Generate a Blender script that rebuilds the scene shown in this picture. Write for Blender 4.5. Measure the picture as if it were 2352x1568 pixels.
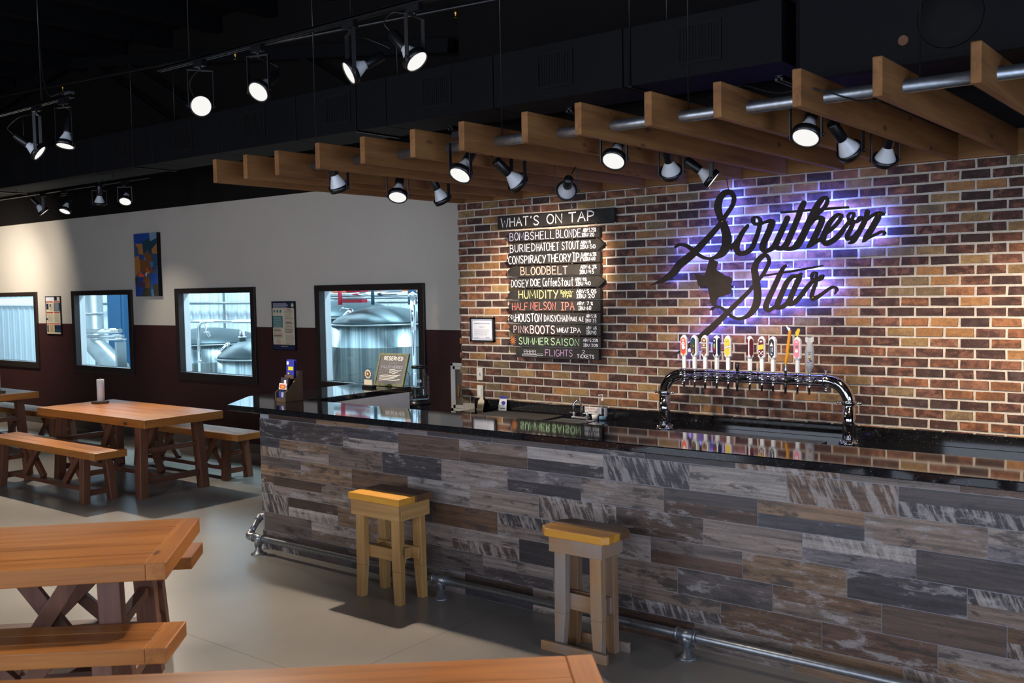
import bpy, math, random
from mathutils import Vector, Matrix

for o in list(bpy.data.objects):
    bpy.data.objects.remove(o)
SC = bpy.context.scene
COL = SC.collection
PI = math.pi

# ------------------------------------------------------------------ camera
CAM_POS = Vector((0.0, 0.0, 1.89))
CAM_RIGHT = Vector((0.7876, 0.6159, -0.0184))
CAM_DOWN = Vector((0.0197, -0.0550, -0.9983))
CAM_FWD = Vector((-0.6159, 0.7859, -0.0553))
cam_data = bpy.data.cameras.new('camera')
cam_data.sensor_width = 36.0
cam_data.lens = 34.65
cam_data.clip_start = 0.05
cam_data.clip_end = 120
cam = bpy.data.objects.new('camera', cam_data)
COL.objects.link(cam)
r_ = CAM_FWD.cross(Vector((0, 0, 1))).normalized()
f_ = CAM_FWD.normalized()
x_ = (CAM_RIGHT - f_ * CAM_RIGHT.dot(f_)).normalized()
u_ = x_.cross(f_)
cam.matrix_world = Matrix(((x_.x, u_.x, -f_.x, CAM_POS.x), (x_.y, u_.y, -f_.y, CAM_POS.y),
                           (x_.z, u_.z, -f_.z, CAM_POS.z), (0, 0, 0, 1)))
cam_data.dof.use_dof = True
cam_data.dof.focus_distance = 7.4
cam_data.dof.aperture_fstop = 4.0
SC.camera = cam

# ------------------------------------------------------------------ view, world, daylight
SC.view_settings.view_transform = 'Standard'
SC.view_settings.look = 'None'
SC.view_settings.exposure = 0.0
SC.view_settings.gamma = 1.0
SC.view_settings.use_curve_mapping = False
SC.cycles.max_bounces = 10
SC.cycles.diffuse_bounces = 4
SC.cycles.glossy_bounces = 5
SC.cycles.transmission_bounces = 8
SC.cycles.transparent_max_bounces = 12
SC.cycles.sample_clamp_indirect = 4.0
SC.cycles.caustics_reflective = False
SC.cycles.caustics_refractive = False
world = bpy.data.worlds.new('world')
SC.world = world
world.use_nodes = True
world.node_tree.nodes['Background'].inputs[0].default_value = (0.32, 0.50, 0.95, 1)
world.node_tree.nodes['Background'].inputs[1].default_value = 0.35

DAY_W = 165.0        # each storefront window behind the camera
BREW_W = 440.0       # each ceiling lamp of the brewhouse
SPOT_W = 220.0       # track lamps


def area_light(name, loc, size_x, size_y, rot, watts, color, spread=PI):
    d = bpy.data.lights.new(name, 'AREA')
    d.shape = 'RECTANGLE'
    d.size, d.size_y = size_x, size_y
    d.energy = watts
    d.color = color
    d.spread = spread
    o = bpy.data.objects.new(name, d)
    COL.objects.link(o)
    o.location = loc
    o.rotation_euler = rot
    return o


FRONT_Y = -4.4
FRONT_WINDOWS = [(-8.6, -6.0), (-4.6, -2.0), (-0.6, 2.0)]
for (a, b) in FRONT_WINDOWS:      # daylight that enters by the storefront windows behind the camera
    area_light('storefront_daylight', ((a + b) / 2, FRONT_Y + 0.03, 1.85), b - a - 0.15, 3.2, (PI / 2, 0, 0), DAY_W, (0.74, 0.83, 1.0))
area_light('side_daylight', (3.12, 0.6, 1.35), 4.3, 2.4, (PI / 2, 0, PI / 2), 190.0, (0.62, 0.75, 1.0))   # glass doors in the right wall
for bx in (-22.5, -18.0, -13.6, -9.4, -5.6):   # lamps under the brewhouse ceiling
    area_light('brewhouse_lamp', (bx, 9.9, 5.2), 2.6, 1.2, (0, 0, 0), BREW_W, (0.60, 0.85, 1.0))


# ------------------------------------------------------------------ helpers
def tag(o, label=None, cat=None, group=None, kind=None):
    if label: o['label'] = label
    if cat: o['category'] = cat
    if group: o['group'] = group
    if kind: o['kind'] = kind
    return o


def basis(d, up=Vector((0, 0, 1))):
    d = Vector(d).normalized()
    if abs(d.dot(up)) > 0.98:
        up = Vector((0, 1, 0)) if abs(d.y) < 0.9 else Vector((1, 0, 0))
    s = d.cross(up).normalized()
    t = s.cross(d).normalized()
    return d, s, t


class MB:
    """collects shapes; build() links them as ONE mesh object"""

    def __init__(self):
        self.v, self.f, self.m, self.c, self.s = [], [], [], [], []

    def face(self, idx, mi=0, col=None, smooth=False):
        self.f.append(tuple(idx)); self.m.append(mi); self.c.append(col); self.s.append(smooth)

    def quad(self, a, b, c, d, mi=0, col=None):
        n = len(self.v)
        self.v += [Vector(p) for p in (a, b, c, d)]
        self.face((n, n + 1, n + 2, n + 3), mi, col)
        return self

    def poly(self, pts, mi=0, col=None):
        n = len(self.v)
        self.v += [Vector(p) for p in pts]
        self.face(range(n, n + len(pts)), mi, col)
        return self

    def hexa(self, p, mi=0, col=None):
        n = len(self.v)
        self.v += [Vector(q) for q in p]
        for q in ((0, 3, 2, 1), (4, 5, 6, 7), (0, 1, 5, 4), (1, 2, 6, 5), (2, 3, 7, 6), (3, 0, 4, 7)):
            self.face([n + k for k in q], mi, col)
        return self

    def box(self, x0, x1, y0, y1, z0, z1, mi=0, col=None):
        return self.hexa([(x0, y0, z0), (x1, y0, z0), (x1, y1, z0), (x0, y1, z0),
                          (x0, y0, z1), (x1, y0, z1), (x1, y1, z1), (x0, y1, z1)], mi, col)

    def bar(self, a, b, w, h, up=(0, 0, 1), w2=None, h2=None, mi=0):
        """square bar from a to b; w across, h along up"""
        a, b = Vector(a), Vector(b)
        d, s, t = basis(b - a, Vector(up))
        w2 = w if w2 is None else w2
        h2 = h if h2 is None else h2
        p = []
        for (c, ww, hh) in ((a, w, h), (b, w2, h2)):
            p += [c - s * ww / 2 - t * hh / 2, c + s * ww / 2 - t * hh / 2, c + s * ww / 2 + t * hh / 2, c - s * ww / 2 + t * hh / 2]
        return self.hexa(p, mi)

    def prism(self, pts, ext, mi=0, col=None):
        """polygon (3d points) pushed along ext"""
        ext = Vector(ext)
        pts = [Vector(p) for p in pts]
        k, n = len(pts), len(self.v)
        self.v += pts + [p + ext for p in pts]
        self.face(list(range(n, n + k))[::-1], mi, col)
        self.face(range(n + k, n + 2 * k), mi, col)
        for i in range(k):
            j = (i + 1) % k
            self.face((n + i, n + j, n + k + j, n + k + i), mi, col)
        return self

    def tube(self, path, r, seg=12, caps=True, mi=0, closed=False):
        path = [Vector(p) for p in path]
        rs = r if isinstance(r, (list, tuple)) else [r] * len(path)
        n0, k = len(self.v), len(path)
        prev = None
        for i, p in enumerate(path):
            if closed:
                d = path[(i + 1) % k] - path[i - 1]
            else:
                d = path[min(i + 1, k - 1)] - path[max(i - 1, 0)]
            if d.length < 1e-9: d = Vector((0, 0, 1))
            d.normalize()
            if prev is None:
                _, s, t = basis(d)
            else:
                s = prev - d * prev.dot(d)
                s = s.normalized() if s.length > 1e-6 else basis(d)[1]
                t = s.cross(d)
            prev = s
            for j in range(seg):
                a = 2 * PI * j / seg
                self.v.append(p + s * (math.cos(a) * rs[i]) + t * (math.sin(a) * rs[i]))
        for i in range(k if closed else k - 1):
            i2 = (i + 1) % k
            for j in range(seg):
                j2 = (j + 1) % seg
                self.face((n0 + i * seg + j, n0 + i * seg + j2, n0 + i2 * seg + j2, n0 + i2 * seg + j), mi, None, True)
        if caps and not closed:
            self.face([n0 + j for j in range(seg)][::-1], mi)
            self.face([n0 + (k - 1) * seg + j for j in range(seg)], mi)
        return self

    def lathe(self, prof, o=(0, 0, 0), axis=(0, 0, 1), seg=24, mi=0, smooth=True, up=(0, 0, 1), cap=True):
        """profile of (radius, height) turned about axis through o"""
        o = Vector(o)
        d, s, t = basis(axis, Vector(up))
        n0, k = len(self.v), len(prof)
        for (r, h) in prof:
            for j in range(seg):
                a = 2 * PI * j / seg
                self.v.append(o + d * h + s * (math.cos(a) * r) + t * (math.sin(a) * r))
        for i in range(k - 1):
            for j in range(seg):
                j2 = (j + 1) % seg
                self.face((n0 + i * seg + j, n0 + i * seg + j2, n0 + (i + 1) * seg + j2, n0 + (i + 1) * seg + j), mi, None, smooth)
        if cap and prof[0][0] > 1e-5: self.face([n0 + j for j in range(seg)][::-1], mi)
        if cap and prof[-1][0] > 1e-5: self.face([n0 + (k - 1) * seg + j for j in range(seg)], mi)
        return self

    def ball(self, o, r, seg=12, rings=8, mi=0, sz=1.0):
        return self.lathe([(max(r * math.sin(PI * i / rings), 1e-6), -r * sz * math.cos(PI * i / rings)) for i in range(rings + 1)], o, (0, 0, 1), seg, mi)

    def ribbon(self, pts, w, nrm, mi=0):
        """flat stroke of width w along pts lying across the normal nrm"""
        nrm = Vector(nrm).normalized()
        pts = [Vector(p) for p in pts]
        L, R = [], []
        for i, p in enumerate(pts):
            d = pts[min(i + 1, len(pts) - 1)] - pts[max(i - 1, 0)]
            if d.length < 1e-9: d = Vector((1, 0, 0))
            s = d.normalized().cross(nrm)
            L.append(p + s * w / 2); R.append(p - s * w / 2)
        n = len(self.v)
        for a, b in zip(L, R): self.v += [a, b]
        for i in range(len(pts) - 1):
            self.face((n + 2 * i, n + 2 * i + 1, n + 2 * i + 3, n + 2 * i + 2), mi)
        return self

    def build(self, name, mats, parent=None, bevel=0.0, world=False, flip=False):
        if not isinstance(mats, (list, tuple)): mats = [mats]
        me = bpy.data.meshes.new(name)
        v = self.v
        if world and parent is not None:
            inv = wmat(parent).inverted()
            v = [inv @ p for p in v]
        me.from_pydata([tuple(p) for p in v], [], self.f)
        for mm in mats: me.materials.append(mm)
        me.polygons.foreach_set('material_index', self.m)
        me.polygons.foreach_set('use_smooth', self.s)
        if any(c is not None for c in self.c):
            at = me.color_attributes.new('Col', 'FLOAT_COLOR', 'CORNER')
            k = 0
            for p, c in zip(me.polygons, self.c):
                cc = tuple(c) if c is not None else (0.5, 0.5, 0.5, 0.5)
                if len(cc) == 3: cc = cc + (1.0,)
                for li in p.loop_indices: at.data[li].color = cc
        me.validate()
        me.update()
        fix_normals(me)
        o = bpy.data.objects.new(name, me)
        COL.objects.link(o)
        if parent is not None: o.parent = parent
        if bevel > 0:
            b = o.modifiers.new('bevel', 'BEVEL')
            b.width = bevel; b.segments = 2; b.limit_method = 'ANGLE'; b.angle_limit = 0.9
        return o


import bmesh


def fix_normals(me):
    bm = bmesh.new()
    bm.from_mesh(me)
    bmesh.ops.recalc_face_normals(bm, faces=bm.faces)
    bm.to_mesh(me)
    bm.free()


def wmat(o):
    m = Matrix.LocRotScale(o.location, o.rotation_euler.to_quaternion(), o.scale)
    return wmat(o.parent) @ m if o.parent else m


def thing(name, label, cat, loc=(0, 0, 0), rotz=0.0, group=None):
    o = bpy.data.objects.new(name, None)
    COL.objects.link(o)
    o.empty_display_size = 0.1
    o.location = loc
    o.rotation_euler = (0, 0, rotz)
    return tag(o, label, cat, group)


def kids(o):
    return [c for c in bpy.data.objects if c.parent is o]


def dup(root, loc, rotz, label, group=None):
    def cp(o, par):
        c = o.copy()
        COL.objects.link(c)
        c.parent = par
        for ch in kids(o): cp(ch, c)
        return c
    r = cp(root, None)
    r.location = loc
    r.rotation_euler = (0, 0, rotz)
    r['label'] = label
    if group: r['group'] = group
    return r


def structure(name, mb, mats, bevel=0.0):
    return tag(mb.build(name, mats, None, bevel), kind='structure')


def catmull(pts, n=5):
    out = []
    k = len(pts)
    for i in range(k - 1):
        p0, p1, p2, p3 = pts[max(i - 1, 0)], pts[i], pts[i + 1], pts[min(i + 2, k - 1)]
        for j in range(n):
            t = j / n
            out.append(tuple(0.5 * ((2 * b) + (c - a) * t + (2 * a - 5 * b + 4 * c - d) * t * t + (3 * b - a - 3 * c + d) * t ** 3)
                             for a, b, c, d in zip(p0, p1, p2, p3)))
    out.append(tuple(pts[-1]))
    return out


# ------------------------------------------------------------------ materials
def lin(c):
    return tuple((x / 12.92 if x <= 0.04045 else ((x + 0.055) / 1.055) ** 2.4) for x in (v / 255.0 for v in c))


class NT:
    def __init__(self, name):
        self.mat = bpy.data.materials.new(name)
        self.mat.use_nodes = True
        self.t = self.mat.node_tree
        self.t.nodes.clear()
        self.out = self.t.nodes.new('ShaderNodeOutputMaterial')

    def n(self, typ, **kw):
        nd = self.t.nodes.new('ShaderNode' + typ)
        for k, v in kw.items():
            if k in nd.bl_rna.properties: setattr(nd, k, v)
            else: nd.inputs[k].default_value = v
        return nd

    def l(self, a, b): self.t.links.new(a, b)

    def bsdf(self, color=None, rough=0.5, metal=0.0, spec=0.5, coat=0.0, coat_rough=0.1):
        b = self.n('BsdfPrincipled')
        if color is not None: b.inputs['Base Color'].default_value = (*color, 1)
        b.inputs['Roughness'].default_value = rough
        b.inputs['Metallic'].default_value = metal
        b.inputs['Specular IOR Level'].default_value = spec
        b.inputs['Coat Weight'].default_value = coat
        b.inputs['Coat Roughness'].default_value = coat_rough
        self.l(b.outputs[0], self.out.inputs[0])
        return b

    def ramp(self, fac, stops):
        r = self.n('ValToRGB')
        e = r.color_ramp.elements
        while len(e) > 1: e.remove(e[-1])
        for i, (p, c) in enumerate(stops):
            x = e[0] if i == 0 else e.new(p)
            x.position = p
            x.color = (*c, 1) if len(c) == 3 else c
        self.l(fac, r.inputs[0])
        return r

    def mix(self, fac, a, b, mode='MIX'):
        m = self.n('Mix', data_type='RGBA', blend_type=mode)
        for s, v in ((m.inputs[0], fac), (m.inputs[6], a), (m.inputs[7], b)):
            if hasattr(v, 'links'): self.l(v, s)
            elif isinstance(v, (int, float)): s.default_value = v
            else: s.default_value = (*v, 1)
        return m.outputs[2]

    def math(self, op, a, b=0.0):
        m = self.n('Math', operation=op)
        for s, v in ((m.inputs[0], a), (m.inputs[1], b)):
            if hasattr(v, 'links'): self.l(v, s)
            else: s.default_value = v
        return m.outputs[0]

    def coords(self, scale=(1, 1, 1), rnd=0.0, src='Object'):
        tc = self.n('TexCoord')
        mp = self.n('Mapping')
        mp.inputs['Scale'].default_value = scale
        if rnd:
            oi = self.n('ObjectInfo')
            cx = self.n('CombineXYZ')
            for k in range(3):
                self.l(self.math('MULTIPLY', oi.outputs['Random'], rnd * (1 + 0.37 * k)), cx.inputs[k])
            self.l(cx.outputs[0], mp.inputs['Location'])
        self.l(tc.outputs[src], mp.inputs[0])
        return mp.outputs[0]

    def noise(self, vec, scale, detail=4, rough=0.55, dist=0.0):
        n = self.n('TexNoise')
        n.inputs['Scale'].default_value = scale
        n.inputs['Detail'].default_value = detail
        n.inputs['Roughness'].default_value = rough
        n.inputs['Distortion'].default_value = dist
        self.l(vec, n.inputs['Vector'])
        return n.outputs[0]

    def bump(self, b, h, strength=0.2, dist=0.01):
        bp = self.n('Bump')
        bp.inputs['Strength'].default_value = strength
        bp.inputs['Distance'].default_value = dist
        self.l(h, bp.inputs['Height'])
        self.l(bp.outputs[0], b.inputs['Normal'])


def plain(name, rgb, rough=0.5, metal=0.0, spec=0.5, coat=0.0, var=0.08, vscale=12.0):
    t = NT(name)
    c = lin(rgb)
    b = t.bsdf(c, rough, metal, spec, coat)
    if var:
        n = t.noise(t.coords(), vscale, 3)
        col = t.ramp(n, [(0.3, tuple(x * (1 - var) for x in c)), (0.7, tuple(min(1, x * (1 + var)) for x in c))])
        t.l(col.outputs[0], b.inputs['Base Color'])
    return t.mat


def glow(name, color, strength):
    t = NT(name)
    e = t.n('Emission')
    e.inputs[0].default_value = (*color, 1)
    e.inputs[1].default_value = strength
    t.l(e.outputs[0], t.out.inputs[0])
    return t.mat


def wood(name, dark, mid, light, axis=0, scale=1.0, rough=0.35, coat=0.0, knots=True, coat_rough=0.15, rnd=37.0, grey=None):
    """straight-grained boards; axis = grain direction in the part's own space"""
    t = NT(name)
    s = [9.0 * scale] * 3
    s[axis] = 0.75 * scale
    v = t.coords(tuple(s), rnd)
    big = t.noise(v, 1.0, 5, 0.6, 0.6)
    s2 = [70.0 * scale] * 3
    s2[axis] = 2.2 * scale
    fine = t.noise(t.coords(tuple(s2), rnd), 1.0, 4, 0.6)
    d, m, li = lin(dark), lin(mid), lin(light)
    c1 = t.ramp(big, [(0.28, d), (0.48, m), (0.72, li)]).outputs[0]
    c2 = t.ramp(fine, [(0.35, tuple(x * 0.62 for x in m)), (0.6, m), (0.75, li)]).outputs[0]
    col = t.mix(0.38, c1, c2)
    if knots:
        s3 = [5.5 * scale] * 3
        s3[axis] = 2.4 * scale
        vo = t.n('TexVoronoi')
        vo.inputs['Scale'].default_value = 1.0
        t.l(t.coords(tuple(s3), rnd), vo.inputs['Vector'])
        kn = t.ramp(vo.outputs['Distance'], [(0.05, (1, 1, 1)), (0.13, (0, 0, 0))])
        sel = t.n('SeparateColor')
        t.l(vo.outputs['Color'], sel.inputs[0])
        on = t.math('GREATER_THAN', sel.outputs[0], 0.6)
        fac = t.math('MULTIPLY', kn.outputs[0], on)
        col = t.mix(t.math('MULTIPLY', fac, 0.8), col, tuple(x * 0.3 for x in d))
    if grey is not None:
        g = t.noise(t.coords((3.0, 3.0, 1.2), rnd), 1.0, 4, 0.65)
        gf = t.ramp(g, [(0.42, (0, 0, 0)), (0.62, (1, 1, 1))]).outputs[0]
        col = t.mix(t.math('MULTIPLY', gf, 0.85), col, lin(grey))
    b = t.bsdf(None, rough, 0, 0.5, coat, coat_rough)
    t.l(col, b.inputs['Base Color'])
    t.bump(b, fine, 0.12, 0.004)
    return t.mat


M = {}
M['black'] = plain('black_paint', (22, 21, 22), 0.7, spec=0.2)
M['black_satin'] = plain('black_satin', (16, 16, 18), 0.35)
M['ceiling'] = plain('ceiling_black', (13, 14, 18), 0.9, spec=0.1)
M['duct'] = plain('duct_black', (17, 17, 20), 0.68, spec=0.2)
M['upper_wall'] = plain('upper_wall_black', (24, 21, 20), 0.8, spec=0.15)
M['white_wall'] = plain('white_wall_paint', (202, 194, 181), 0.75, spec=0.2, var=0.02, vscale=3)
M['maroon'] = plain('maroon_wall_paint', (60, 32, 31), 0.6, spec=0.3, var=0.03, vscale=3)
M['base_gray'] = plain('baseboard_gray', (92, 84, 76), 0.5)
M['frame_brown'] = plain('window_frame_brown', (44, 36, 33), 0.4)
M['white'] = plain('white_plastic', (232, 232, 230), 0.35, var=0.02)
M['offwhite'] = plain('offwhite', (222, 214, 198), 0.5, var=0.03)
M['paper'] = plain('paper_white', (226, 226, 232), 0.7, var=0.02)
M['tissue'] = plain('tissue_white', (240, 238, 234), 0.9, var=0.03, vscale=60)
M['chrome'] = plain('chrome', (225, 225, 228), 0.07, 1.0, var=0)
M['steel'] = plain('brushed_steel', (196, 200, 203), 0.24, 1.0, var=0.05)
def tank_material():
    t = NT('tank_steel')
    n = t.noise(t.coords((7, 7, 0.02)), 1.0, 4, 0.7)  # vertical streaks of reflection painted into the shell colour
    c = t.ramp(n, [(0.30, lin((92, 108, 112))), (0.48, lin((132, 146, 150))), (0.56, lin((176, 186, 188))), (0.66, lin((120, 134, 138)))]).outputs[0]
    b = t.bsdf(None, 0.27, 1.0)
    t.l(c, b.inputs['Base Color'])
    return t.mat


M['tank'] = tank_material()
M['dome'] = plain('dome_steel', (66, 78, 82), 0.42, 0.9, var=0.12, vscale=4)  # darker than the shell: dark reflections on the lids are put into the colour
M['steel_matte'] = plain('matte_steel', (150, 156, 158), 0.42, 1.0, var=0.1, vscale=5)
M['galv'] = plain('galvanized_pipe', (165, 168, 172), 0.38, 0.9, var=0.18, vscale=40)
M['reveal'] = plain('reveal_white', (236, 238, 240), 0.6, var=0)
M['rubber'] = plain('rubber_mat', (58, 54, 52), 0.75, var=0.1, vscale=60)
M['bulb'] = plain('bulb_ceramic', (222, 224, 226), 0.3, var=0.0)
M['lens'] = glow('lamp_lens', (1.0, 0.985, 0.95), 0.95)
M['led'] = glow('led_blue', (0.10, 0.15, 1.0), 200.0)
M['brew_floor'] = plain('brewhouse_floor', (150, 150, 148), 0.4)
M['brass'] = plain('brass', (190, 150, 80), 0.3, 1.0, var=0.05)
M['sign_metal'] = plain('rusted_plate', (50, 40, 34), 0.6, 0.2, spec=0.3, var=0.25, vscale=9)
M['olive'] = plain('olive_frame', (104, 106, 66), 0.55)
M['grayboard'] = plain('gray_board', (104, 98, 94), 0.7)
M['board'] = plain('chalkboard_paint', (40, 37, 35), 0.62, spec=0.3, var=0.25, vscale=14)
M['clear'] = None


def glass(name, tint=(1, 1, 1), refl=1.0, rough=0.0):
    t = NT(name)
    tr = t.n('BsdfTransparent')
    tr.inputs[0].default_value = (*tint, 1)
    gl = t.n('BsdfGlossy')
    gl.inputs['Roughness'].default_value = rough
    lw = t.n('LayerWeight')
    lw.inputs[0].default_value = 0.5
    fr_ = t.math('ADD', t.math('MULTIPLY', t.math('POWER', lw.outputs['Facing'], 5.0), 0.9), 0.035)
    mx = t.n('MixShader')
    f = t.math('MULTIPLY', fr_, refl)
    t.l(f, mx.inputs[0]); t.l(tr.outputs[0], mx.inputs[1]); t.l(gl.outputs[0], mx.inputs[2])
    t.l(mx.outputs[0], t.out.inputs[0])
    return t.mat


M['glass'] = glass('window_glass', (0.97, 0.99, 0.99))
M['jar_glass'] = glass('jar_glass', (0.90, 0.93, 0.95), 2.2)
M['acrylic'] = glass('acrylic', (0.90, 0.94, 0.97), 1.5)

WD = dict(dark=(106, 56, 20), mid=(168, 102, 42), light=(198, 132, 64))
for ax, nm in ((0, 'x'), (1, 'y'), (2, 'z')):
    M['pine_' + nm] = wood('varnished_pine_' + nm, axis=ax, rough=0.40, coat=0.08, coat_rough=0.2, **WD)
    M['pine_leg_' + nm] = wood('stained_pine_' + nm, (66, 38, 28), (104, 62, 42), (130, 82, 56), axis=ax, rough=0.5, coat=0.1)
    M['stool_' + nm] = wood('stool_pine_' + nm, (146, 100, 52), (192, 146, 86), (212, 172, 114), axis=ax, rough=0.5, coat=0.15)
    M['worn_' + nm] = wood('worn_pine_' + nm, (120, 82, 50), (166, 122, 78), (190, 148, 102), axis=ax, rough=0.65, grey=(146, 136, 128))
    M['cedar_' + nm] = wood('cedar_board_' + nm, (90, 57, 27), (136, 90, 46), (162, 115, 64), axis=ax, rough=0.75, scale=1.3)
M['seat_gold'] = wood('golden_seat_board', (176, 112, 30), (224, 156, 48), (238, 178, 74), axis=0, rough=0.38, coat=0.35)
M['seat_shaded'] = wood('shaded_seat_board', (72, 48, 30), (108, 74, 46), (130, 94, 60), axis=0, rough=0.45, coat=0.2)  # same seat wood as the front board, bar-top shadow painted into its colour
M['walnut'] = wood('walnut_stain', (58, 42, 28), (86, 64, 42), (108, 82, 56), axis=2, rough=0.6, knots=False)


def floor_material():
    t = NT('polished_concrete')
    v = t.coords()
    a = t.noise(v, 0.7, 2, 0.5)
    c = t.ramp(a, [(0.3, lin((140, 132, 122))), (0.5, lin((150, 142, 132))), (0.7, lin((160, 152, 141)))]).outputs[0]
    cl = t.noise(v, 2.6, 4, 0.55)
    col = t.mix(1.0, c, t.ramp(cl, [(0.2, (0.90, 0.895, 0.89)), (0.8, (1.04, 1.04, 1.04))]).outputs[0], 'MULTIPLY')
    br = t.n('TexBrick')           # saw-cut joints in the slab
    br.inputs['Scale'].default_value = 1.0
    br.inputs['Brick Width'].default_value = 3.6
    br.inputs['Row Height'].default_value = 3.1
    br.inputs['Mortar Size'].default_value = 0.004
    br.offset = 0.0
    t.l(v, br.inputs['Vector'])
    col = t.mix(t.math('MULTIPLY', br.outputs['Fac'], 0.5), col, (0.06, 0.055, 0.05))
    b = t.bsdf(None, 0.3, 0, 0.5)
    t.l(col, b.inputs['Base Color'])
    return t.mat


M['floor'] = floor_material()


def brick_material():
    t = NT('clinker_brick')
    at = t.n('Attribute', attribute_name='Col')
    v = t.coords()
    n1 = t.noise(t.coords((1, 1, 1.3)), 17, 4, 0.6, 0.2)
    dark = t.ramp(n1, [(0.43, (0, 0, 0)), (0.57, (1, 1, 1))]).outputs[0]
    amount = t.math('MULTIPLY', dark, at.outputs['Alpha'])
    col = t.mix(t.math('MULTIPLY', amount, 0.82), at.outputs['Color'], lin((58, 42, 40)))
    n4 = t.noise(t.coords((1.0, 1, 1.5)), 8.5, 3, 0.55, 0.1)
    big = t.ramp(n4, [(0.47, (0, 0, 0)), (0.55, (1, 1, 1))]).outputs[0]
    col = t.mix(t.math('MULTIPLY', t.math('MULTIPLY', big, at.outputs['Alpha']), 0.7), col, lin((66, 48, 44)))
    n2 = t.noise(v, 90, 3, 0.7)
    sp = t.ramp(n2, [(0.30, (0.7, 0.7, 0.7)), (0.6, (1, 1, 1)), (0.78, (1.25, 1.22, 1.18))]).outputs[0]
    col = t.mix(1.0, col, sp, 'MULTIPLY')
    n3 = t.noise(v, 22, 5, 0.7)
    lime = t.ramp(n3, [(0.68, (0, 0, 0)), (0.78, (1, 1, 1))]).outputs[0]
    col = t.mix(t.math('MULTIPLY', lime, 0.45), col, lin((196, 178, 160)))
    b = t.bsdf(None, 0.88, 0, 0.25)
    t.l(col, b.inputs['Base Color'])
    t.bump(b, n2, 0.35, 0.004)
    return t.mat


def mortar_material():
    t = NT('pale_mortar')
    v = t.coords()
    n = t.noise(v, 60, 4, 0.7)
    c = t.ramp(n, [(0.3, lin((176, 164, 150))), (0.7, lin((208, 197, 182)))]).outputs[0]
    b = t.bsdf(None, 0.95, 0, 0.1)
    t.l(c, b.inputs['Base Color'])
    t.bump(b, n, 0.4, 0.004)
    return t.mat


def tile_material():
    """weathered-board porcelain: Col = the tile's own tint, alpha = its pattern"""
    t = NT('weathered_board_tile')
    at = t.n('Attribute', attribute_name='Col')
    tc = t.n('TexCoord')
    cx = t.n('CombineXYZ')
    sh = t.math('MULTIPLY', at.outputs['Alpha'], 23.0)
    for k in range(3): t.l(sh, cx.inputs[k])
    ad = t.n('VectorMath', operation='ADD')
    t.l(tc.outputs['Object'], ad.inputs[0]); t.l(cx.outputs[0], ad.inputs[1])

    def mp(sc, rot=0.0):
        m = t.n('Mapping')
        m.inputs['Scale'].default_value = sc
        m.inputs['Rotation'].default_value = (0, rot, 0)
        t.l(ad.outputs[0], m.inputs[0])
        return m.outputs[0]
    sx = t.n('SeparateXYZ')
    t.l(ad.outputs[0], sx.inputs[0])
    cs = t.n('CombineXYZ')
    t.l(t.math('ADD', t.math('MULTIPLY', sx.outputs[0], 26.0), t.math('MULTIPLY', sx.outputs[2], 11.0)), cs.inputs[0])
    t.l(t.math('MULTIPLY', sx.outputs[2], 5.0), cs.inputs[2])
    streak = t.noise(mp((2.2, 3, 60)), 1.0, 7, 0.68, 0.12)
    patch = t.noise(mp((4.5, 3, 15)), 1.0, 6, 0.72, 0.15)
    grit = t.noise(mp((90, 3, 240)), 1.0, 3, 0.6)
    saw = t.noise(cs.outputs[0], 1.0, 5, 0.7, 0.1)
    rnd = lambda k: t.math('FRACT', t.math('MULTIPLY', at.outputs['Alpha'], k))
    col = t.mix(1.0, at.outputs['Color'], t.ramp(streak, [(0.28, (0.40, 0.39, 0.40)), (0.5, (0.98, 0.97, 0.96)), (0.70, (1.6, 1.55, 1.5))]).outputs[0], 'MULTIPLY')
    pf = t.ramp(patch, [(0.54, (0, 0, 0)), (0.62, (1, 1, 1))]).outputs[0]
    col = t.mix(t.math('MULTIPLY', pf, t.math('MULTIPLY', t.math('GREATER_THAN', rnd(5.31), 0.45), 0.6)), col, lin((172, 164, 160)))
    df = t.ramp(patch, [(0.38, (1, 1, 1)), (0.46, (0, 0, 0))]).outputs[0]
    col = t.mix(t.math('MULTIPLY', df, 0.75), col, lin((46, 42, 42)))
    sf = t.ramp(saw, [(0.47, (0, 0, 0)), (0.56, (1, 1, 1))]).outputs[0]
    col = t.mix(t.math('MULTIPLY', t.math('MULTIPLY', sf, t.math('GREATER_THAN', rnd(7.13), 0.87)), 0.5), col, lin((196, 184, 174)))
    col = t.mix(1.0, col, t.ramp(grit, [(0.3, (0.80, 0.80, 0.80)), (0.7, (1.12, 1.12, 1.12))]).outputs[0], 'MULTIPLY')
    b = t.bsdf(None, 0.42, 0, 0.5)
    t.l(col, b.inputs['Base Color'])
    t.bump(b, streak, 0.10, 0.004)
    return t.mat


def granite_material():
    t = NT('black_granite')
    v = t.coords()
    vo = t.n('TexVoronoi')
    vo.inputs['Scale'].default_value = 210
    t.l(v, vo.inputs['Vector'])
    sel = t.n('SeparateColor')
    t.l(vo.outputs['Color'], sel.inputs[0])
    on = t.math('GREATER_THAN', sel.outputs[0], 0.955)
    sp = t.math('MULTIPLY', t.ramp(vo.outputs['Distance'], [(0.18, (1, 1, 1)), (0.34, (0, 0, 0))]).outputs[0], on)
    n = t.noise(v, 30, 4)
    col = t.mix(sp, t.ramp(n, [(0.3, (0.005, 0.005, 0.006)), (0.7, (0.013, 0.013, 0.015))]).outputs[0], (0.42, 0.34, 0.26))
    b = t.bsdf(None, 0.045, 0, 0.5)
    t.l(col, b.inputs['Base Color'])
    return t.mat


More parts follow.
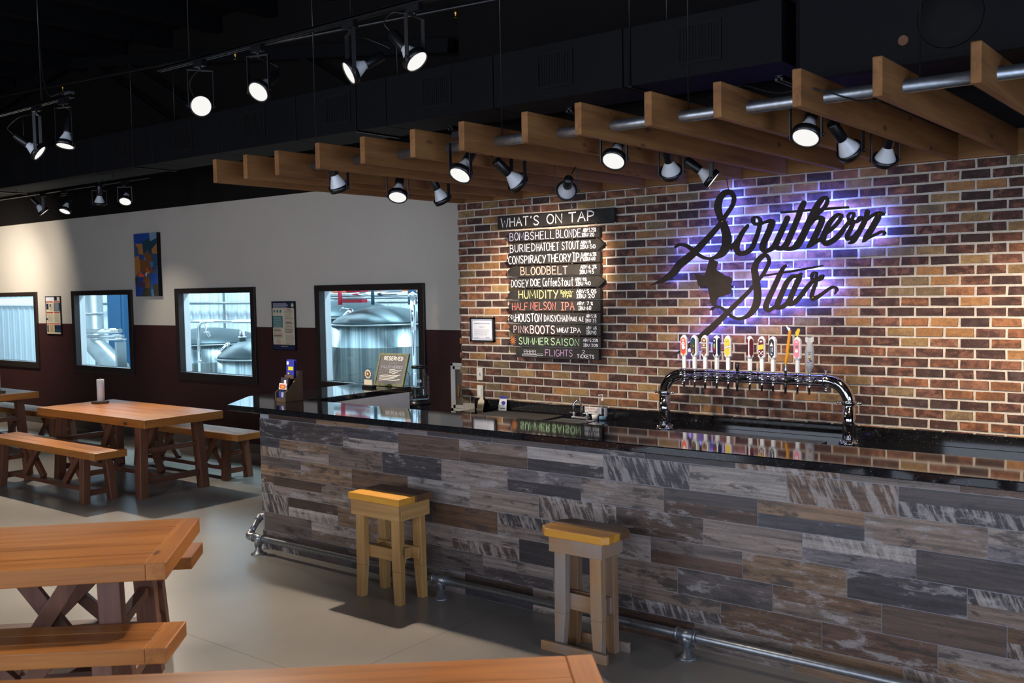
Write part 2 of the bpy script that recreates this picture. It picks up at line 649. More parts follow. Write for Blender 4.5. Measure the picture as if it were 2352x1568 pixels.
M['brick'] = brick_material()
M['mortar'] = mortar_material()
M['tile'] = tile_material()
M['grout'] = plain('tile_grout', (150, 150, 156), 0.8)
M['granite'] = granite_material()
for nm, rgb in dict(chalk_white=(226, 224, 230), chalk_lilac=(190, 190, 222), chalk_salmon=(226, 170, 150), chalk_yellow=(212, 208, 128),
                    chalk_coral=(214, 116, 108), chalk_pink=(226, 186, 190), chalk_green=(168, 206, 160), chalk_orange=(196, 120, 66),
                    chalk_mauve=(186, 150, 186), ink=(50, 48, 56), ink_blue=(60, 70, 140), red=(170, 40, 36), navy=(34, 40, 72),
                    teal=(44, 116, 120), cobalt=(40, 72, 150), slate=(58, 82, 110), ochre=(176, 116, 58), umber=(128, 80, 44),
                    paleblue=(120, 150, 172), orange=(226, 92, 52), plum=(84, 56, 84), moss=(62, 62, 48), skyblue=(80, 122, 176),
                    cream=(214, 200, 170), yellow=(226, 190, 60), sun_yellow=(216, 206, 40), maroon_label=(92, 24, 36), pink=(238, 138, 160),
                    amber=(222, 150, 44), royal=(46, 48, 150), tag_red=(240, 84, 50), brew_blue=(30, 74, 108), brew_red=(170, 40, 60),
                    brew_orange=(236, 120, 74), brown_label=(126, 84, 62), lime_label=(150, 160, 80), dark_teal=(36, 66, 80), tan=(180, 150, 100),
                    silver=(172, 172, 176)).items():
    M[nm] = plain(nm, rgb, 0.6, spec=0.3, var=0.05, vscale=30)

SIGN={"southern":[[[-36003,21672,68,-86],[-35796,21796,45,-115],[-35517,21810,-12,-123],[-35102,21719,-61,-131],[-34736,21499,-110,-128],[-34328,21176,-112,-126],[-33967,20939,-76,-114],[-33608,20772,-37,-112],[-33160,20701,5,-112],[-32715,20784,69,-146],[-32228,21049,211,-196],[-31909,21511,339,-120],[-31818,22107,358,-8],[-31932,22713,327,61],[-32146,23324,265,80],[-32383,23819,250,61],[-32503,24347,306,2],[-32456,24745,280,-84],[-32277,25113,211,-142],[-31978,25371,130,-188],[-31674,25440,-9,-198],[-31393,25309,-131,-123],[-31253,25061,-170,-35],[-31241,24822,-171,33],[-31342,24492,-150,70],[-31587,24130,-135,88],[-31903,23730,-144,97],[-32234,23289,-149,106],[-32611,22875,-154,128],[-33282,22233,-172,152],[-33825,21741,-183,164],[-34373,21239,-206,203],[-35065,20729,-209,231],[-35718,20277,-234,208],[-36130,19776,-220,190],[-36614,19460,-150,200],[-37252,19127,-75,143],[-38201,18828,-5,13]],[[-31657,21421,194,-247],[-31309,21647,102,-106],[-31049,21914,97,-82]],[[-30198,22950,-94,72],[-30317,22810,-122,91],[-30617,22450,-154,95],[-30911,21948,-190,87],[-31064,21557,-239,42],[-31032,21218,-227,-68],[-30861,21025,-101,-181],[-30562,20982,33,-177],[-30157,21118,112,-152],[-29818,21448,161,-98],[-29584,21969,168,-67],[-29393,22469,164,-53],[-29283,22894,163,-38],[-29240,23204,128,7],[-29347,23425,79,74],[-29576,23520,-4,94],[-29786,23430,-94,71],[-29817,23236,-121,-29],[-29662,23051,-54,-104],[-29349,23007,-14,-135]],[[-29272,23003,35,-94],[-28815,23134,33,-102],[-28486,23193,15,-147],[-28322,23153,-180,-45],[-28396,22925,-236,92],[-28550,22564,-228,101],[-28779,22089,-223,104],[-28996,21650,-233,81],[-29064,21281,-248,-18],[-28928,21081,-58,-153],[-28659,21133,57,-152],[-28411,21237,105,-147],[-28165,21441,179,-128],[-27959,21820,205,-102],[-27714,22310,198,-97],[-27470,22799,193,-93],[-27235,23296,187,-89]],[[-28083,21515,-128,-55],[-27961,21278,-121,-142],[-27718,21230,38,-160],[-27434,21373,156,-156],[-27231,21673,192,-104],[-26989,22161,200,-95],[-26748,22684,201,-92],[-26469,23317,192,-82],[-26290,23801,204,-92],[-26065,24249,185,-95]],[[-27596,21302,-89,-126],[-27434,21196,-33,-130],[-27112,21176,16,-142],[-26792,21240,75,-172],[-26573,21377,188,-171],[-26314,21729,222,-134],[-25998,22304,223,-114],[-25683,22970,220,-109],[-25371,23593,208,-114],[-25099,24065,185,-121],[-24868,24368,143,-135],[-24657,24515,57,-133],[-24485,24503,-90,-95],[-24424,24301,-133,21],[-24531,24009,-119,75],[-24792,23708,-103,102],[-25100,23457,-87,101],[-25469,23166,-56,66]],[[-25645,22741,96,-70],[-25469,22977,91,-82],[-25255,23153,72,-120],[-24984,23232,6,-150],[-24784,23145,-211,-29],[-24889,22757,-203,82],[-25101,22298,-196,99],[-25334,21856,-185,104],[-25569,21469,-152,112],[-25804,21240,-57,55]],[[-25647,21359,76,-136],[-25296,21534,70,-120],[-24948,21726,82,-98],[-24678,22015,101,-91]],[[-24487,22137,72,-91],[-24105,22417,91,-105],[-23765,22734,106,-94],[-23532,23056,124,-69],[-23472,23293,115,37],[-23644,23355,-29,106],[-23916,23200,-102,116],[-24257,22836,-149,105],[-24517,22344,-185,91],[-24678,21940,-209,61],[-24701,21640,-208,-47],[-24544,21461,-32,-191],[-24182,21536,86,-170],[-23765,21816,127,-143],[-23427,22179,136,-112],[-23128,22589,107,-85],[-22868,22889,94,-82]],[[-22905,22817,96,50],[-23035,23046,88,24],[-23046,23249,79,-38],[-22875,23405,28,-70],[-22676,23375,-79,-56],[-22690,23155,-100,32],[-22794,22940,-111,-2],[-22664,22804,-24,-106],[-22388,22826,42,-108],[-22205,22962,81,-67],[-22161,23106,63,33],[-22285,23106,-37,53],[-22388,22954,-68,48]],[[-22683,22805,-158,61],[-22793,22480,-144,66],[-22960,22138,-145,74],[-23098,21848,-151,48],[-23083,21700,-52,-136],[-22830,21737,43,-124],[-22608,21844,83,-103],[-22424,22057,113,-99]],[[-21761,23389,-174,49],[-21840,23033,-165,67],[-22058,22551,-164,89],[-22314,22088,-163,101],[-22564,21695,-159,115],[-22737,21482,-92,120],[-22978,21388,-22,52]],[[-21803,22885,68,-89],[-21622,23020,64,-92],[-21370,23176,50,-104],[-21118,23241,-44,-143],[-21039,23055,-195,61],[-21279,22601,-180,110],[-21541,22160,-177,117],[-21784,21788,-173,117],[-21929,21557,-115,90],[-22038,21452,-39,41]],[[-21082,23243,5,-145],[-20850,23236,-9,-155],[-20654,23192,-14,-88]],[[-21947,21558,59,-95],[-21747,21677,55,-110],[-21439,21798,41,-91],[-21116,21939,39,-84],[-20830,22067,17,-90],[-20658,22008,-76,-67],[-20665,21878,-71,45],[-20758,21839,-12,27]],[[-27677,23722,6,-73],[-26587,23736,7,-84],[-25565,23756,7,-87],[-24792,23768,8,-94],[-23878,23781,6,-89],[-22994,23781,5,-78]]],"star":[[[-33158,16954,43,-49],[-32950,17108,32,-74],[-32546,17175,-12,-85],[-32176,17021,-61,-86],[-31858,16767,-89,-94],[-31566,16531,-75,-97],[-31263,16374,-43,-100],[-30901,16292,5,-112],[-30420,16418,69,-123],[-29942,16770,170,-137],[-29585,17324,265,-89],[-29475,17986,293,-15],[-29520,18539,285,28],[-29656,19453,258,27],[-29699,19844,252,-29],[-29568,20248,199,-99],[-29311,20558,147,-135],[-29010,20784,70,-158],[-28757,20762,-86,-112],[-28631,20519,-119,-24],[-28632,20273,-121,23],[-28723,20013,-119,53],[-28922,19666,-120,73],[-29223,19267,-92,69],[-29545,18919,-95,77],[-29850,18586,-105,83],[-30171,18215,-109,95],[-30682,17746,-118,112],[-31674,16852,-135,130],[-32242,16358,-153,146],[-32867,15796,-173,170],[-33594,15204,-176,185],[-34330,14637,-153,182],[-35042,14193,-103,138],[-35698,13791,-57,91],[-36460,13453,-3,5]],[[-27373,20056,-53,49],[-27538,19893,-113,86],[-27648,19722,-138,74],[-27813,19412,-166,78],[-28202,18615,-177,81],[-28538,17951,-186,82],[-28778,17424,-203,62],[-28832,17089,-217,-42],[-28672,16923,-29,-160],[-28393,17018,69,-116],[-28134,17211,79,-97]],[[-29204,19351,11,-88],[-28606,19409,10,-70],[-27941,19495,11,-66],[-27139,19595,13,-76],[-26242,19728,14,-78],[-25359,19863,12,-64],[-24725,19954,8,-44]],[[-26261,19357,-24,94],[-26600,19282,-26,136],[-26906,19254,-85,130],[-27286,18872,-156,104],[-27543,18361,-176,78],[-27745,17909,-182,75],[-27949,17456,-204,60],[-27994,17140,-182,-108],[-27730,17119,45,-155],[-27400,17296,106,-120],[-27145,17591,125,-100]],[[-26296,19379,-131,57],[-26450,19037,-179,83],[-26710,18523,-181,80],[-26945,17972,-182,70],[-27091,17591,-198,42],[-27092,17330,-104,-107],[-26857,17381,80,-140],[-26568,17605,124,-115],[-26174,18068,130,-102],[-25783,18544,123,-100],[-25448,18916,106,-91]],[[-25448,18899,99,33],[-25557,19191,84,6],[-25500,19416,64,-44],[-25325,19514,0,-65],[-25220,19409,-75,-14],[-25255,19185,-86,18],[-25308,18981,-84,-48],[-25116,18957,16,-101],[-24872,19041,56,-66],[-24761,19243,66,-1],[-24872,19296,-19,44],[-25011,19146,-60,47],[-25116,18995,-73,49]],[[-25203,18860,-121,47],[-25344,18504,-116,42],[-25474,18129,-129,36],[-25531,17839,-151,-7],[-25450,17711,-38,-160],[-25222,17768,58,-136],[-24995,17892,72,-109],[-24665,18120,67,-92],[-24319,18364,53,-92],[-24011,18485,11,-104],[-23833,18408,-89,-61],[-23819,18212,-97,19],[-23908,18018,-37,17]]],"texas":[[-33204,20639],[-32861,20600],[-32509,20436],[-32585,20167],[-32680,19887],[-32526,19787],[-32280,19651],[-32036,19476],[-31883,19406],[-31639,19367],[-31488,19263],[-31385,19137],[-31491,18735],[-31457,18398],[-31556,18118],[-31985,17981],[-32479,17844],[-32629,17647],[-32699,17420],[-32669,17209],[-32887,17238],[-33135,17507],[-33194,17907],[-33285,18307],[-33346,18536],[-33470,18680],[-33690,18770],[-33882,18572],[-34102,18747],[-34226,19180],[-34444,19702],[-34032,19549],[-33609,19420]]}

# ------------------------------------------------------------------ the room
BACK_Y = 7.15      # wall with the four windows
BRICK_Y = 6.69     # faces of the bricks behind the bar
BRICK_X0, BRICK_X1 = -5.835, 2.2
ROOM_X0, ROOM_X1 = -19.5, 3.2
CEIL_Z = 5.1

structure('floor', MB().box(ROOM_X0 - 0.2, ROOM_X1 + 0.2, FRONT_Y - 0.2, BACK_Y + 0.25, -0.12, 0.0), M['floor'])
structure('ceiling', MB().box(ROOM_X0 - 0.2, ROOM_X1 + 0.2, FRONT_Y - 0.2, BACK_Y + 0.25, CEIL_Z, CEIL_Z + 0.12), M['ceiling'])

WIN_Z0, WIN_Z1 = 0.90, 1.885          # clear openings in the back wall
WINDOWS = [(-16.35, -14.55), (-13.39, -12.00), (-10.86, -9.42), (-8.225, -6.755)]


def wall_with_holes(x0, x1, y0, y1, bands, holes):
    """wall along x; bands = [(z0, z1, material index)]; holes = [(x0, x1, z0, z1)]"""
    mb = MB()
    xs = sorted({x0, x1} | {h[0] for h in holes} | {h[1] for h in holes})
    zs = sorted({b[0] for b in bands} | {b[1] for b in bands} | {h[2] for h in holes} | {h[3] for h in holes})
    for i in range(len(xs) - 1):
        for j in range(len(zs) - 1):
            cx, cz = (xs[i] + xs[i + 1]) / 2, (zs[j] + zs[j + 1]) / 2
            if any(h[0] < cx < h[1] and h[2] < cz < h[3] for h in holes): continue
            mi = next((b[2] for b in bands if b[0] < cz < b[1]), None)
            if mi is not None: mb.box(xs[i], xs[i + 1], y0, y1, zs[j], zs[j + 1], mi)
    return mb


structure('wall_back', wall_with_holes(ROOM_X0, ROOM_X1, BACK_Y, BACK_Y + 0.05,
                                       [(0, 1.483, 0), (1.483, 2.958, 1), (2.958, CEIL_Z, 2)],
                                       [(a, b, WIN_Z0, WIN_Z1) for a, b in WINDOWS]), [M['maroon'], M['white_wall'], M['upper_wall']])
structure('wall_backside', wall_with_holes(ROOM_X0, ROOM_X1, BACK_Y + 0.05, BACK_Y + 0.13, [(0, CEIL_Z, 0)],
                                           [(a, b, WIN_Z0, WIN_Z1) for a, b in WINDOWS]), M['reveal'])
structure('baseboard_back', MB().box(ROOM_X0, BRICK_X0 - 0.05, BACK_Y - 0.014, BACK_Y, 0, 0.11), M['base_gray'], 0.003)
for k, (a, b) in enumerate(WINDOWS):
    w = thing('window_%d' % (k + 1), None, None, ((a + b) / 2, BACK_Y, WIN_Z0))
    tag(w, kind='structure')
    fw, y0, y1 = 0.075, BACK_Y - 0.03, BACK_Y + 0.05
    f = MB()
    f.box(a - fw, b + fw, y0, y1, WIN_Z1 - 0.005, WIN_Z1 + 0.06)
    f.box(a - fw, b + fw, y0, y1, WIN_Z0 - 0.085, WIN_Z0 + 0.005)
    f.box(a - fw, a + 0.005, y0, y1, WIN_Z0, WIN_Z1)
    f.box(b - 0.005, b + fw, y0, y1, WIN_Z0, WIN_Z1)
    f.build('window_frame', M['frame_brown'], w, 0.004, world=True)
    MB().box(a, b, BACK_Y + 0.06, BACK_Y + 0.068, WIN_Z0, WIN_Z1).build('pane', M['glass'], w, world=True)
    rv = MB()
    rv.box(a, a + 0.006, BACK_Y + 0.05, BACK_Y + 0.132, WIN_Z0, WIN_Z1)
    rv.box(b - 0.006, b, BACK_Y + 0.05, BACK_Y + 0.132, WIN_Z0, WIN_Z1)
    rv.box(a, b, BACK_Y + 0.05, BACK_Y + 0.132, WIN_Z0 - 0.006, WIN_Z0)
    rv.build('reveal', M['reveal'], w, world=True)

holes = [(a, b, 0.2, 3.5) for a, b in FRONT_WINDOWS]
structure('wall_front', wall_with_holes(ROOM_X0, ROOM_X1, FRONT_Y - 0.2, FRONT_Y, [(0, CEIL_Z, 0)], holes), M['upper_wall'])
for k, (a, b) in enumerate(FRONT_WINDOWS):
    w = thing('window_%d' % (k + 5), None, None, ((a + b) / 2, FRONT_Y, 0.2))
    tag(w, kind='structure')
    f = MB()
    for (x0, x1, z0, z1) in ((a, b, 0.2, 0.27), (a, b, 3.43, 3.5), (a, a + 0.06, 0.27, 3.43), (b - 0.06, b, 0.27, 3.43), ((a + b) / 2 - 0.03, (a + b) / 2 + 0.03, 0.27, 3.43)):
        f.box(x0, x1, FRONT_Y - 0.14, FRONT_Y - 0.05, z0, z1)
    f.build('window_frame', M['frame_brown'], w, world=True)
    MB().box(a, b, FRONT_Y - 0.1, FRONT_Y - 0.09, 0.2, 3.5).build('pane', M['glass'], w, world=True)
structure('wall_left', MB().box(ROOM_X0 - 0.2, ROOM_X0, FRONT_Y, BACK_Y, 0, CEIL_Z), M['maroon'])
wr = MB()
for (y0, y1, z0, z1) in ((FRONT_Y, -1.7, 0, CEIL_Z), (2.9, BACK_Y, 0, CEIL_Z), (-1.7, 2.9, 2.65, CEIL_Z)): wr.box(ROOM_X1, ROOM_X1 + 0.2, y0, y1, z0, z1)
structure('wall_right', wr, M['upper_wall'])
d_ = tag(thing('door_1', None, None, (ROOM_X1, 0.6, 0)), kind='structure')
f = MB()
for (y0, y1, z0, z1) in ((-1.7, -1.62, 0, 2.65), (2.82, 2.9, 0, 2.65), (0.55, 0.65, 0, 2.65), (-1.62, 2.82, 2.57, 2.65), (-1.62, 2.82, 0, 0.1)): f.box(ROOM_X1 + 0.05, ROOM_X1 + 0.13, y0, y1, z0, z1)
f.build('door_frame', M['frame_brown'], d_, world=True)
MB().box(ROOM_X1 + 0.085, ROOM_X1 + 0.095, -1.62, 2.82, 0.1, 2.57).build('pane', M['glass'], d_, world=True)

# brick wall behind the bar: mortar bed, bricks laid in stretcher bond on it
random.seed(11)
bw = MB()
bw.box(BRICK_X0 + 0.012, BRICK_X1, BRICK_Y + 0.007, BACK_Y, 0.0, 2.66, 1)
bw.box(BRICK_X0 + 0.03, BRICK_X1, BRICK_Y + 0.03, BACK_Y, 2.66, CEIL_Z, 2)
BP, CP = 0.1827, 0.0663
PAL = [((122, 82, 66), .9), ((136, 92, 70), .8), ((110, 76, 64), 1), ((148, 98, 70), .7), ((154, 104, 70), .5), ((168, 122, 78), .25), ((96, 70, 62), 1),
       ((82, 66, 62), 1), ((128, 86, 70), 1), ((140, 94, 74), .7), ((160, 128, 86), .3), ((136, 114, 84), .35), ((78, 62, 58), 1), ((122, 84, 70), .9), ((152, 106, 82), .6)]
row = 0
z = 2.6345
while z > 0.88:
    z0, z1 = z - CP + 0.0115, z
    x = -5.734 - BP + (0 if row % 2 == 0 else BP * 0.49)
    if row % 2 == 1: x -= BP
    while x < BRICK_X1:
        a, b = x + 0.006, x + BP - 0.006
        if b > BRICK_X0 + 0.02:
            a = max(a, BRICK_X0 + random.uniform(-0.010, 0.004))
            b = min(b, BRICK_X1)
            j = lambda s=0.0022: random.uniform(-s, s)
            ym, yf = BRICK_Y + 0.011, BRICK_Y + random.uniform(-0.002, 0.002)
            o = [(a + j(), ym, z0 + j()), (b + j(), ym, z0 + j()), (b + j(), ym, z1 + j()), (a + j(), ym, z1 + j())]
            i = [(o[0][0] + .003, yf, o[0][2] + .003), (o[1][0] - .003, yf, o[1][2] + .003), (o[2][0] - .003, yf, o[2][2] - .003), (o[3][0] + .003, yf, o[3][2] - .003)]
            rgb, am = random.choice(PAL)
            k = random.uniform(0.88, 1.12)
            c = tuple(min(1, v * k) for v in lin(rgb)) + (am,)
            n = len(bw.v)
            bw.v += [Vector(p) for p in o + i]
            bw.face((n + 4, n + 5, n + 6, n + 7), 0, c)
            for q in range(4): bw.face((n + q, n + (q + 1) % 4, n + 4 + (q + 1) % 4, n + 4 + q), 0, c)
        x += BP
    z -= CP
    row += 1
# cut ends of the bricks at the free corner
z = 2.6345
while z > 0.88:
    rgb, am = random.choice(PAL)
    bw.box(BRICK_X0, BRICK_X0 + 0.012, BRICK_Y + 0.012, BACK_Y, z - CP + 0.0095, z, 0, lin(rgb) + (am,))
    z -= CP
structure('wall_bar', bw, [M['brick'], M['mortar'], M['upper_wall']])

# brewhouse seen through the windows
structure('floor_brewhouse', MB().box(-28.5, ROOM_X1, BACK_Y + 0.25, 12.4, -0.12, 0.0), M['brew_floor'])
cor = MB().box(-28.5, ROOM_X1, 12.05, 12.2, 0, 5.6)
x = -28.4
while x < -9:
    cor.box(x, x + 0.05, 12.02, 12.05, 0, 5.6)
    cor.box(x + 0.14, x + 0.155, 12.04, 12.05, 0, 5.6)
    x += 0.3
structure('wall_brewhouse', cor, plain('corrugated_white', (206, 214, 220), 0.5, var=0.04, vscale=2))
structure('ceiling_brewhouse', MB().box(-28.5, ROOM_X1, BACK_Y + 0.25, 12.4, 5.6, 5.7), plain('brewhouse_ceiling', (96, 102, 108), 0.8))
structure('wall_brewhouse_left', MB().box(-28.7, -28.5, BACK_Y + 0.2, 12.4, 0, 5.6), M['reveal'])
structure('wall_brewhouse_front', MB().box(-28.5, ROOM_X0, BACK_Y, BACK_Y + 0.2, 0, 5.6), M['reveal'])
w = tag(thing('window_8', None, None, (-25.2, 12.02, 1.68)), kind='structure')     # lit strip of translucent wall panel
MB().box(-28.4, -23.9, 11.995, 12.015, 1.665, 1.83).build('pane', glow('skylight_strip', (0.86, 0.92, 1.0), 1.3), w, world=True)
f = MB()
for (z0, z1) in ((1.64, 1.665), (1.83, 1.855)): f.box(-28.4, -23.9, 11.99, 12.02, z0, z1)
f.build('window_frame', M['reveal'], w, world=True)

# ------------------------------------------------------------------ bar
bar = thing('bar_counter', 'long bar counter faced with mixed grey and brown weathered board tiles', 'bar', (-2.0, 4.6, 0))
TX0, TX1 = -5.90, 2.2
FY = 4.515
core = MB().box(TX0, TX1, FY + 0.0012, 4.66, 0, 1.027)
core.box(TX0, TX0 + 0.14, 4.66, 5.93, 0, 1.027)
core.build('core', M['grout'], bar, world=True)
random.seed(5)
ROWZ = [0.0, 0.137, 0.275, 0.413, 0.551, 0.689, 0.827, 0.965, 1.027]
ROWX = [-1.847, -1.699, -1.944, -2.103, -1.794, -2.022, -1.871, -1.614]
TL = 0.5235
TPAL = [(150, 134, 122), (104, 92, 86), (122, 104, 92), (84, 74, 72), (140, 126, 118), (78, 60, 50), (104, 78, 60), (64, 58, 60), (156, 144, 136), (92, 74, 64), (118, 108, 108), (126, 100, 78), (72, 68, 72), (88, 66, 54), (134, 118, 108)]
tl = MB()
tend = MB()
for r in range(8):
    x = ROWX[r] - TL * 8
    z0, z1 = ROWZ[r] + 0.0012, ROWZ[r + 1] - 0.0012
    while x < TX1:
        a, b = max(x + 0.0012, TX0 - 0.008), min(x + TL - 0.0012, TX1)
        if b > a:
            halves = [(z0, z1)] if random.random() < 0.5 or r == 7 else [(z0, z0 + (z1 - z0) * 0.5), (z0 + (z1 - z0) * 0.5, z1)]
            for (q0, q1) in halves:
                k = random.uniform(0.85, 1.15)
                c = tuple(min(1, v * k) for v in lin(random.choice(TPAL))) + (random.random(),)
                tl.box(a, b, FY, FY + 0.0011, q0, q1, 0, c)
        x += TL
    y = 4.53
    while y < 5.93:
        b = min(y + TL * random.uniform(0.8, 1), 5.93)
        c = lin(random.choice(TPAL)) + (random.random(),)
        tend.box(TX0 - 0.008, TX0, y, b - 0.002, z0, z1, 0, c)
        y = b
tl.build('tile_facing', M['tile'], bar, world=True)
tend.build('end_tile_facing', M['tile'], bar, world=True)
MB().box(TX0 + 0.14, TX0 + 0.152, 4.66, 5.93, 0, 1.027).build('inner_panel', M['white'], bar, world=True)

top = thing('granite_countertop', 'glossy black granite L-shaped bar top with clipped outer corner', 'countertop', (-2.0, 4.6, 1.027))
SX0 = -6.40
outline = [(-6.06, 4.345), (2.2, 4.345), (2.2, 4.845), (-5.765, 4.845), (-5.765, 5.97), (SX0, 5.97), (SX0, 4.79)]
MB().prism([(x, y, 1.0275) for x, y in outline], (0, 0, 0.0425)).build('slab', M['granite'], top, 0.005, world=True)

rail = thing('foot_rail', 'galvanized pipe foot rail on flanged legs along the tiled bar', 'foot rail', (-2.0, 4.38, 0))
RY, RZ = 4.38, 0.116
MB().tube([(-5.87, RY, RZ), (2.2, RY, RZ)], 0.0215, 14).build('pipe', M['galv'], rail, world=True)
for lx in (-5.79, -4.02, -2.345, -0.67, 1.0):
    p = MB()
    p.tube([(lx - 0.055, RY, RZ), (lx + 0.055, RY, RZ)], 0.0285, 14)
    p.tube([(lx - 0.057, RY, RZ), (lx - 0.045, RY, RZ)], 0.033, 14)
    p.tube([(lx + 0.045, RY, RZ), (lx + 0.057, RY, RZ)], 0.033, 14)
    p.lathe([(0.028, 0.062), (0.029, 0.1), (0.027, RZ)], (lx, RY, 0), seg=14)
    fit = p.build('tee_fitting', M['galv'], rail, world=True)
    MB().lathe([(0.056, 0), (0.056, 0.006), (0.034, 0.012), (0.030, 0.026), (0.022, 0.028), (0.022, 0.07)], (lx, RY, 0), seg=18).build('flange_foot', M['galv'], rail, world=True)
p = MB()
p.tube(catmull([(-5.85, RY, RZ), (-5.885, RY, RZ), (-5.905, RY + 0.012, RZ + 0.006), (-5.915, RY + 0.04, RZ + 0.022)], 4), [0.027] * 13, 14)
p.tube([(-5.913, RY + 0.03, RZ + 0.018), (-5.965, RY + 0.15, RZ + 0.095)], 0.0215, 14)
p.tube(catmull([(-5.955, RY + 0.13, RZ + 0.082), (-5.968, RY + 0.158, RZ + 0.099), (-5.955, RY + 0.176, RZ + 0.103), (-5.913, RY + 0.18, RZ + 0.103)], 4), [0.027] * 13, 14)
p.build('return_elbow', M['galv'], rail, world=True)

# back counter along the brick wall
bc = thing('back_cabinet', 'low black cabinet run below the brick wall behind the bar', 'cabinet', (-1.7, 6.4, 0))
MB().box(-5.62, 2.2, 6.10, 6.655, 0, 0.775).build('carcass', M['black_satin'], bc, world=True)
k = 0
x = -5.60
while x < 2.1:
    d = MB().box(x + 0.01, x + 0.58, 6.078, 6.10, 0.1, 0.76).build('door', M['black_satin'], bc, 0.003, world=True)
    MB().tube([(x + 0.52, 6.062, 0.55), (x + 0.52, 6.062, 0.7)], 0.006, 8).tube([(x + 0.52, 6.062, 0.56), (x + 0.52, 6.078, 0.56)], 0.005, 8).tube([(x + 0.52, 6.062, 0.69), (x + 0.52, 6.078, 0.69)], 0.005, 8).build('handle', M['steel'], d, world=True)
    x += 0.6
bt = thing('back_countertop', 'black speckled granite counter with low upstand under the bricks', 'countertop', (-1.7, 6.4, 0.775))
MB().box(-5.66, 2.2, 6.05, 6.664, 0.775, 0.815).build('slab', M['granite'], bt, 0.003, world=True)
MB().box(-5.66, 2.2, 6.664, 6.688, 0.815, 0.905).build('upstand', M['granite'], bt, 0.002, world=True)

# ------------------------------------------------------------------ slatted canopy over the bar
can = thing('slatted_canopy', 'slatted canopy of cedar boards threaded on a pipe above the bar', 'canopy', (-2.6, 5.3, 2.63))
BX = [-5.733, -5.406, -5.091, -4.685, -4.295, -3.907, -3.539, -3.106, -2.775, -2.379, -2.027, -1.661, -1.321, -0.957, -0.59, -0.22, 0.15]
random.seed(3)
proto = None
for bx in BX:
    b = MB().box(0, 0.040, -1.30 + 0.04, 1.30, 0.0, 0.158).build('beam', M['cedar_y'], can, 0.004)
    b.location = (bx - can.location.x, 5.35 - can.location.y - 0.02 + random.uniform(-0.012, 0.012), random.uniform(-0.003, 0.003))
MB().box(-5.75, 0.3, 6.625, 6.66, 2.637, 2.79).build('wall_ledger', M['cedar_x'], can, 0.003, world=True)
MB().tube([(-5.9, 4.36, 2.705), (0.3, 4.36, 2.705)], 0.029, 16).build('support_pipe', M['galv'], can, world=True)
for wx in (-5.02, -3.46, -2.30, -1.22):
    MB().tube([(wx, 4.36, 2.73), (wx, 4.36, CEIL_Z)], 0.004, 6).build('hanger_rod', M['black_satin'], can, world=True)
MB().tube(catmull([(-2.33, 4.5, 2.80), (-2.2, 4.42, 2.795), (-2.0, 4.3, 2.80), (-1.82, 4.28, 2.74), (-1.62, 4.2, 2.72), (-1.45, 4.4, 2.67), (-1.28, 4.5, 2.72)], 5), 0.004, 6).build('loose_cable', M['black_satin'], can, world=True)

# ------------------------------------------------------------------ ducts and steel under the black ceiling
duct = thing('air_duct', 'long black rectangular air duct with square vents under the ceiling', 'duct', (-8.5, 5.88, 3.19))
DX0, DX1, DY0, DY1, DZ0, DZ1 = -16.6, -2.36, 5.65, 6.13, 3.19, 3.575
x = DX1
while x > DX0:
    a = max(x - 1.10, DX0)
    MB().box(a + 0.004, x - 0.004, DY0, DY1, DZ0, DZ1).build('duct_section', M['duct'], duct, 0.006, world=True)
    x = a
vx = -2.905
for k in range(12):
    f = MB()
    for (x0, x1, z0, z1) in ((-.155, .155, .105, .125), (-.155, .155, -.125, -.105), (-.155, -.135, -.105, .105), (.135, .155, -.105, .105)):
        f.box(vx + x0, vx + x1, DY0 - 0.008, DY0, 3.39 + z0, 3.39 + z1)
    for j in range(13):
        f.box(vx - 0.132 + j * 0.0215, vx - 0.126 + j * 0.0215, DY0 - 0.006, DY0 - 0.001, 3.285, 3.495)
    f.box(vx - .135, vx + .135, DY0 - 0.0012, DY0, 3.285, 3.495)
    f.build('vent_grille', M['black'], duct, world=True)
    vx -= 1.105
for hx in (-3.4, -6.0, -9.3, -12.6):
    s = MB()
    for yy in (DY0 - 0.008, DY1 + 0.008): s.tube([(hx, yy, DZ0 - 0.01), (hx, yy, CEIL_Z)], 0.005, 6)
    s.box(hx - 0.014, hx + 0.014, DY0 - 0.012, DY1 + 0.012, DZ0 - 0.012, DZ0 - 0.0005)
    s.build('hanger_strap', M['black_satin'], duct, world=True)
sp = thing('loudspeaker', 'big black loudspeaker box with an oval badge hung above the cedar slats', 'loudspeaker', (-1.65, 5.85, 3.05))
MB().box(-2.28, -1.0, 5.62, 6.1, 3.05, 3.68).build('cabinet', M['duct'], sp, 0.04, world=True)
MB().lathe([(0.17, 0.0006), (0.165, 0.006), (0.06, 0.003), (0, 0.002)], (-1.42, 5.62, 3.28), (0, -1, 0), 32).build('cone', M['black'], sp, world=True)
MB().lathe([(0.030, 0), (0.026, 0.004)], (-1.66, 5.62, 3.19), (0, -1, 0), 24).build('badge', M['brown_label'], sp, world=True)
h = MB()
for hx in (-2.1, -1.2): h.tube([(hx, 5.86, 3.68), (hx, 5.86, CEIL_Z)], 0.006, 6)
h.build('hanger_rod', M['black_satin'], sp, world=True)
pj = MB()
for px in range(-18, 3): pj.box(px + 0.1, px + 0.22, FRONT_Y, BACK_Y - 0.05, CEIL_Z - 0.20, CEIL_Z)
tag(pj.build('trim_1', M['ceiling']), kind='structure')      # purlins under the ceiling
st = thing('steel_truss', 'dark painted steel roof truss with diagonal braces under the ceiling', 'truss', (-10.0, 6.9, 3.6))
MB().bar((-13.1, 6.95, 5.02), (-6.1, 6.95, 4.12), 0.09, 0.13).build('rafter', M['duct'], st, world=True)
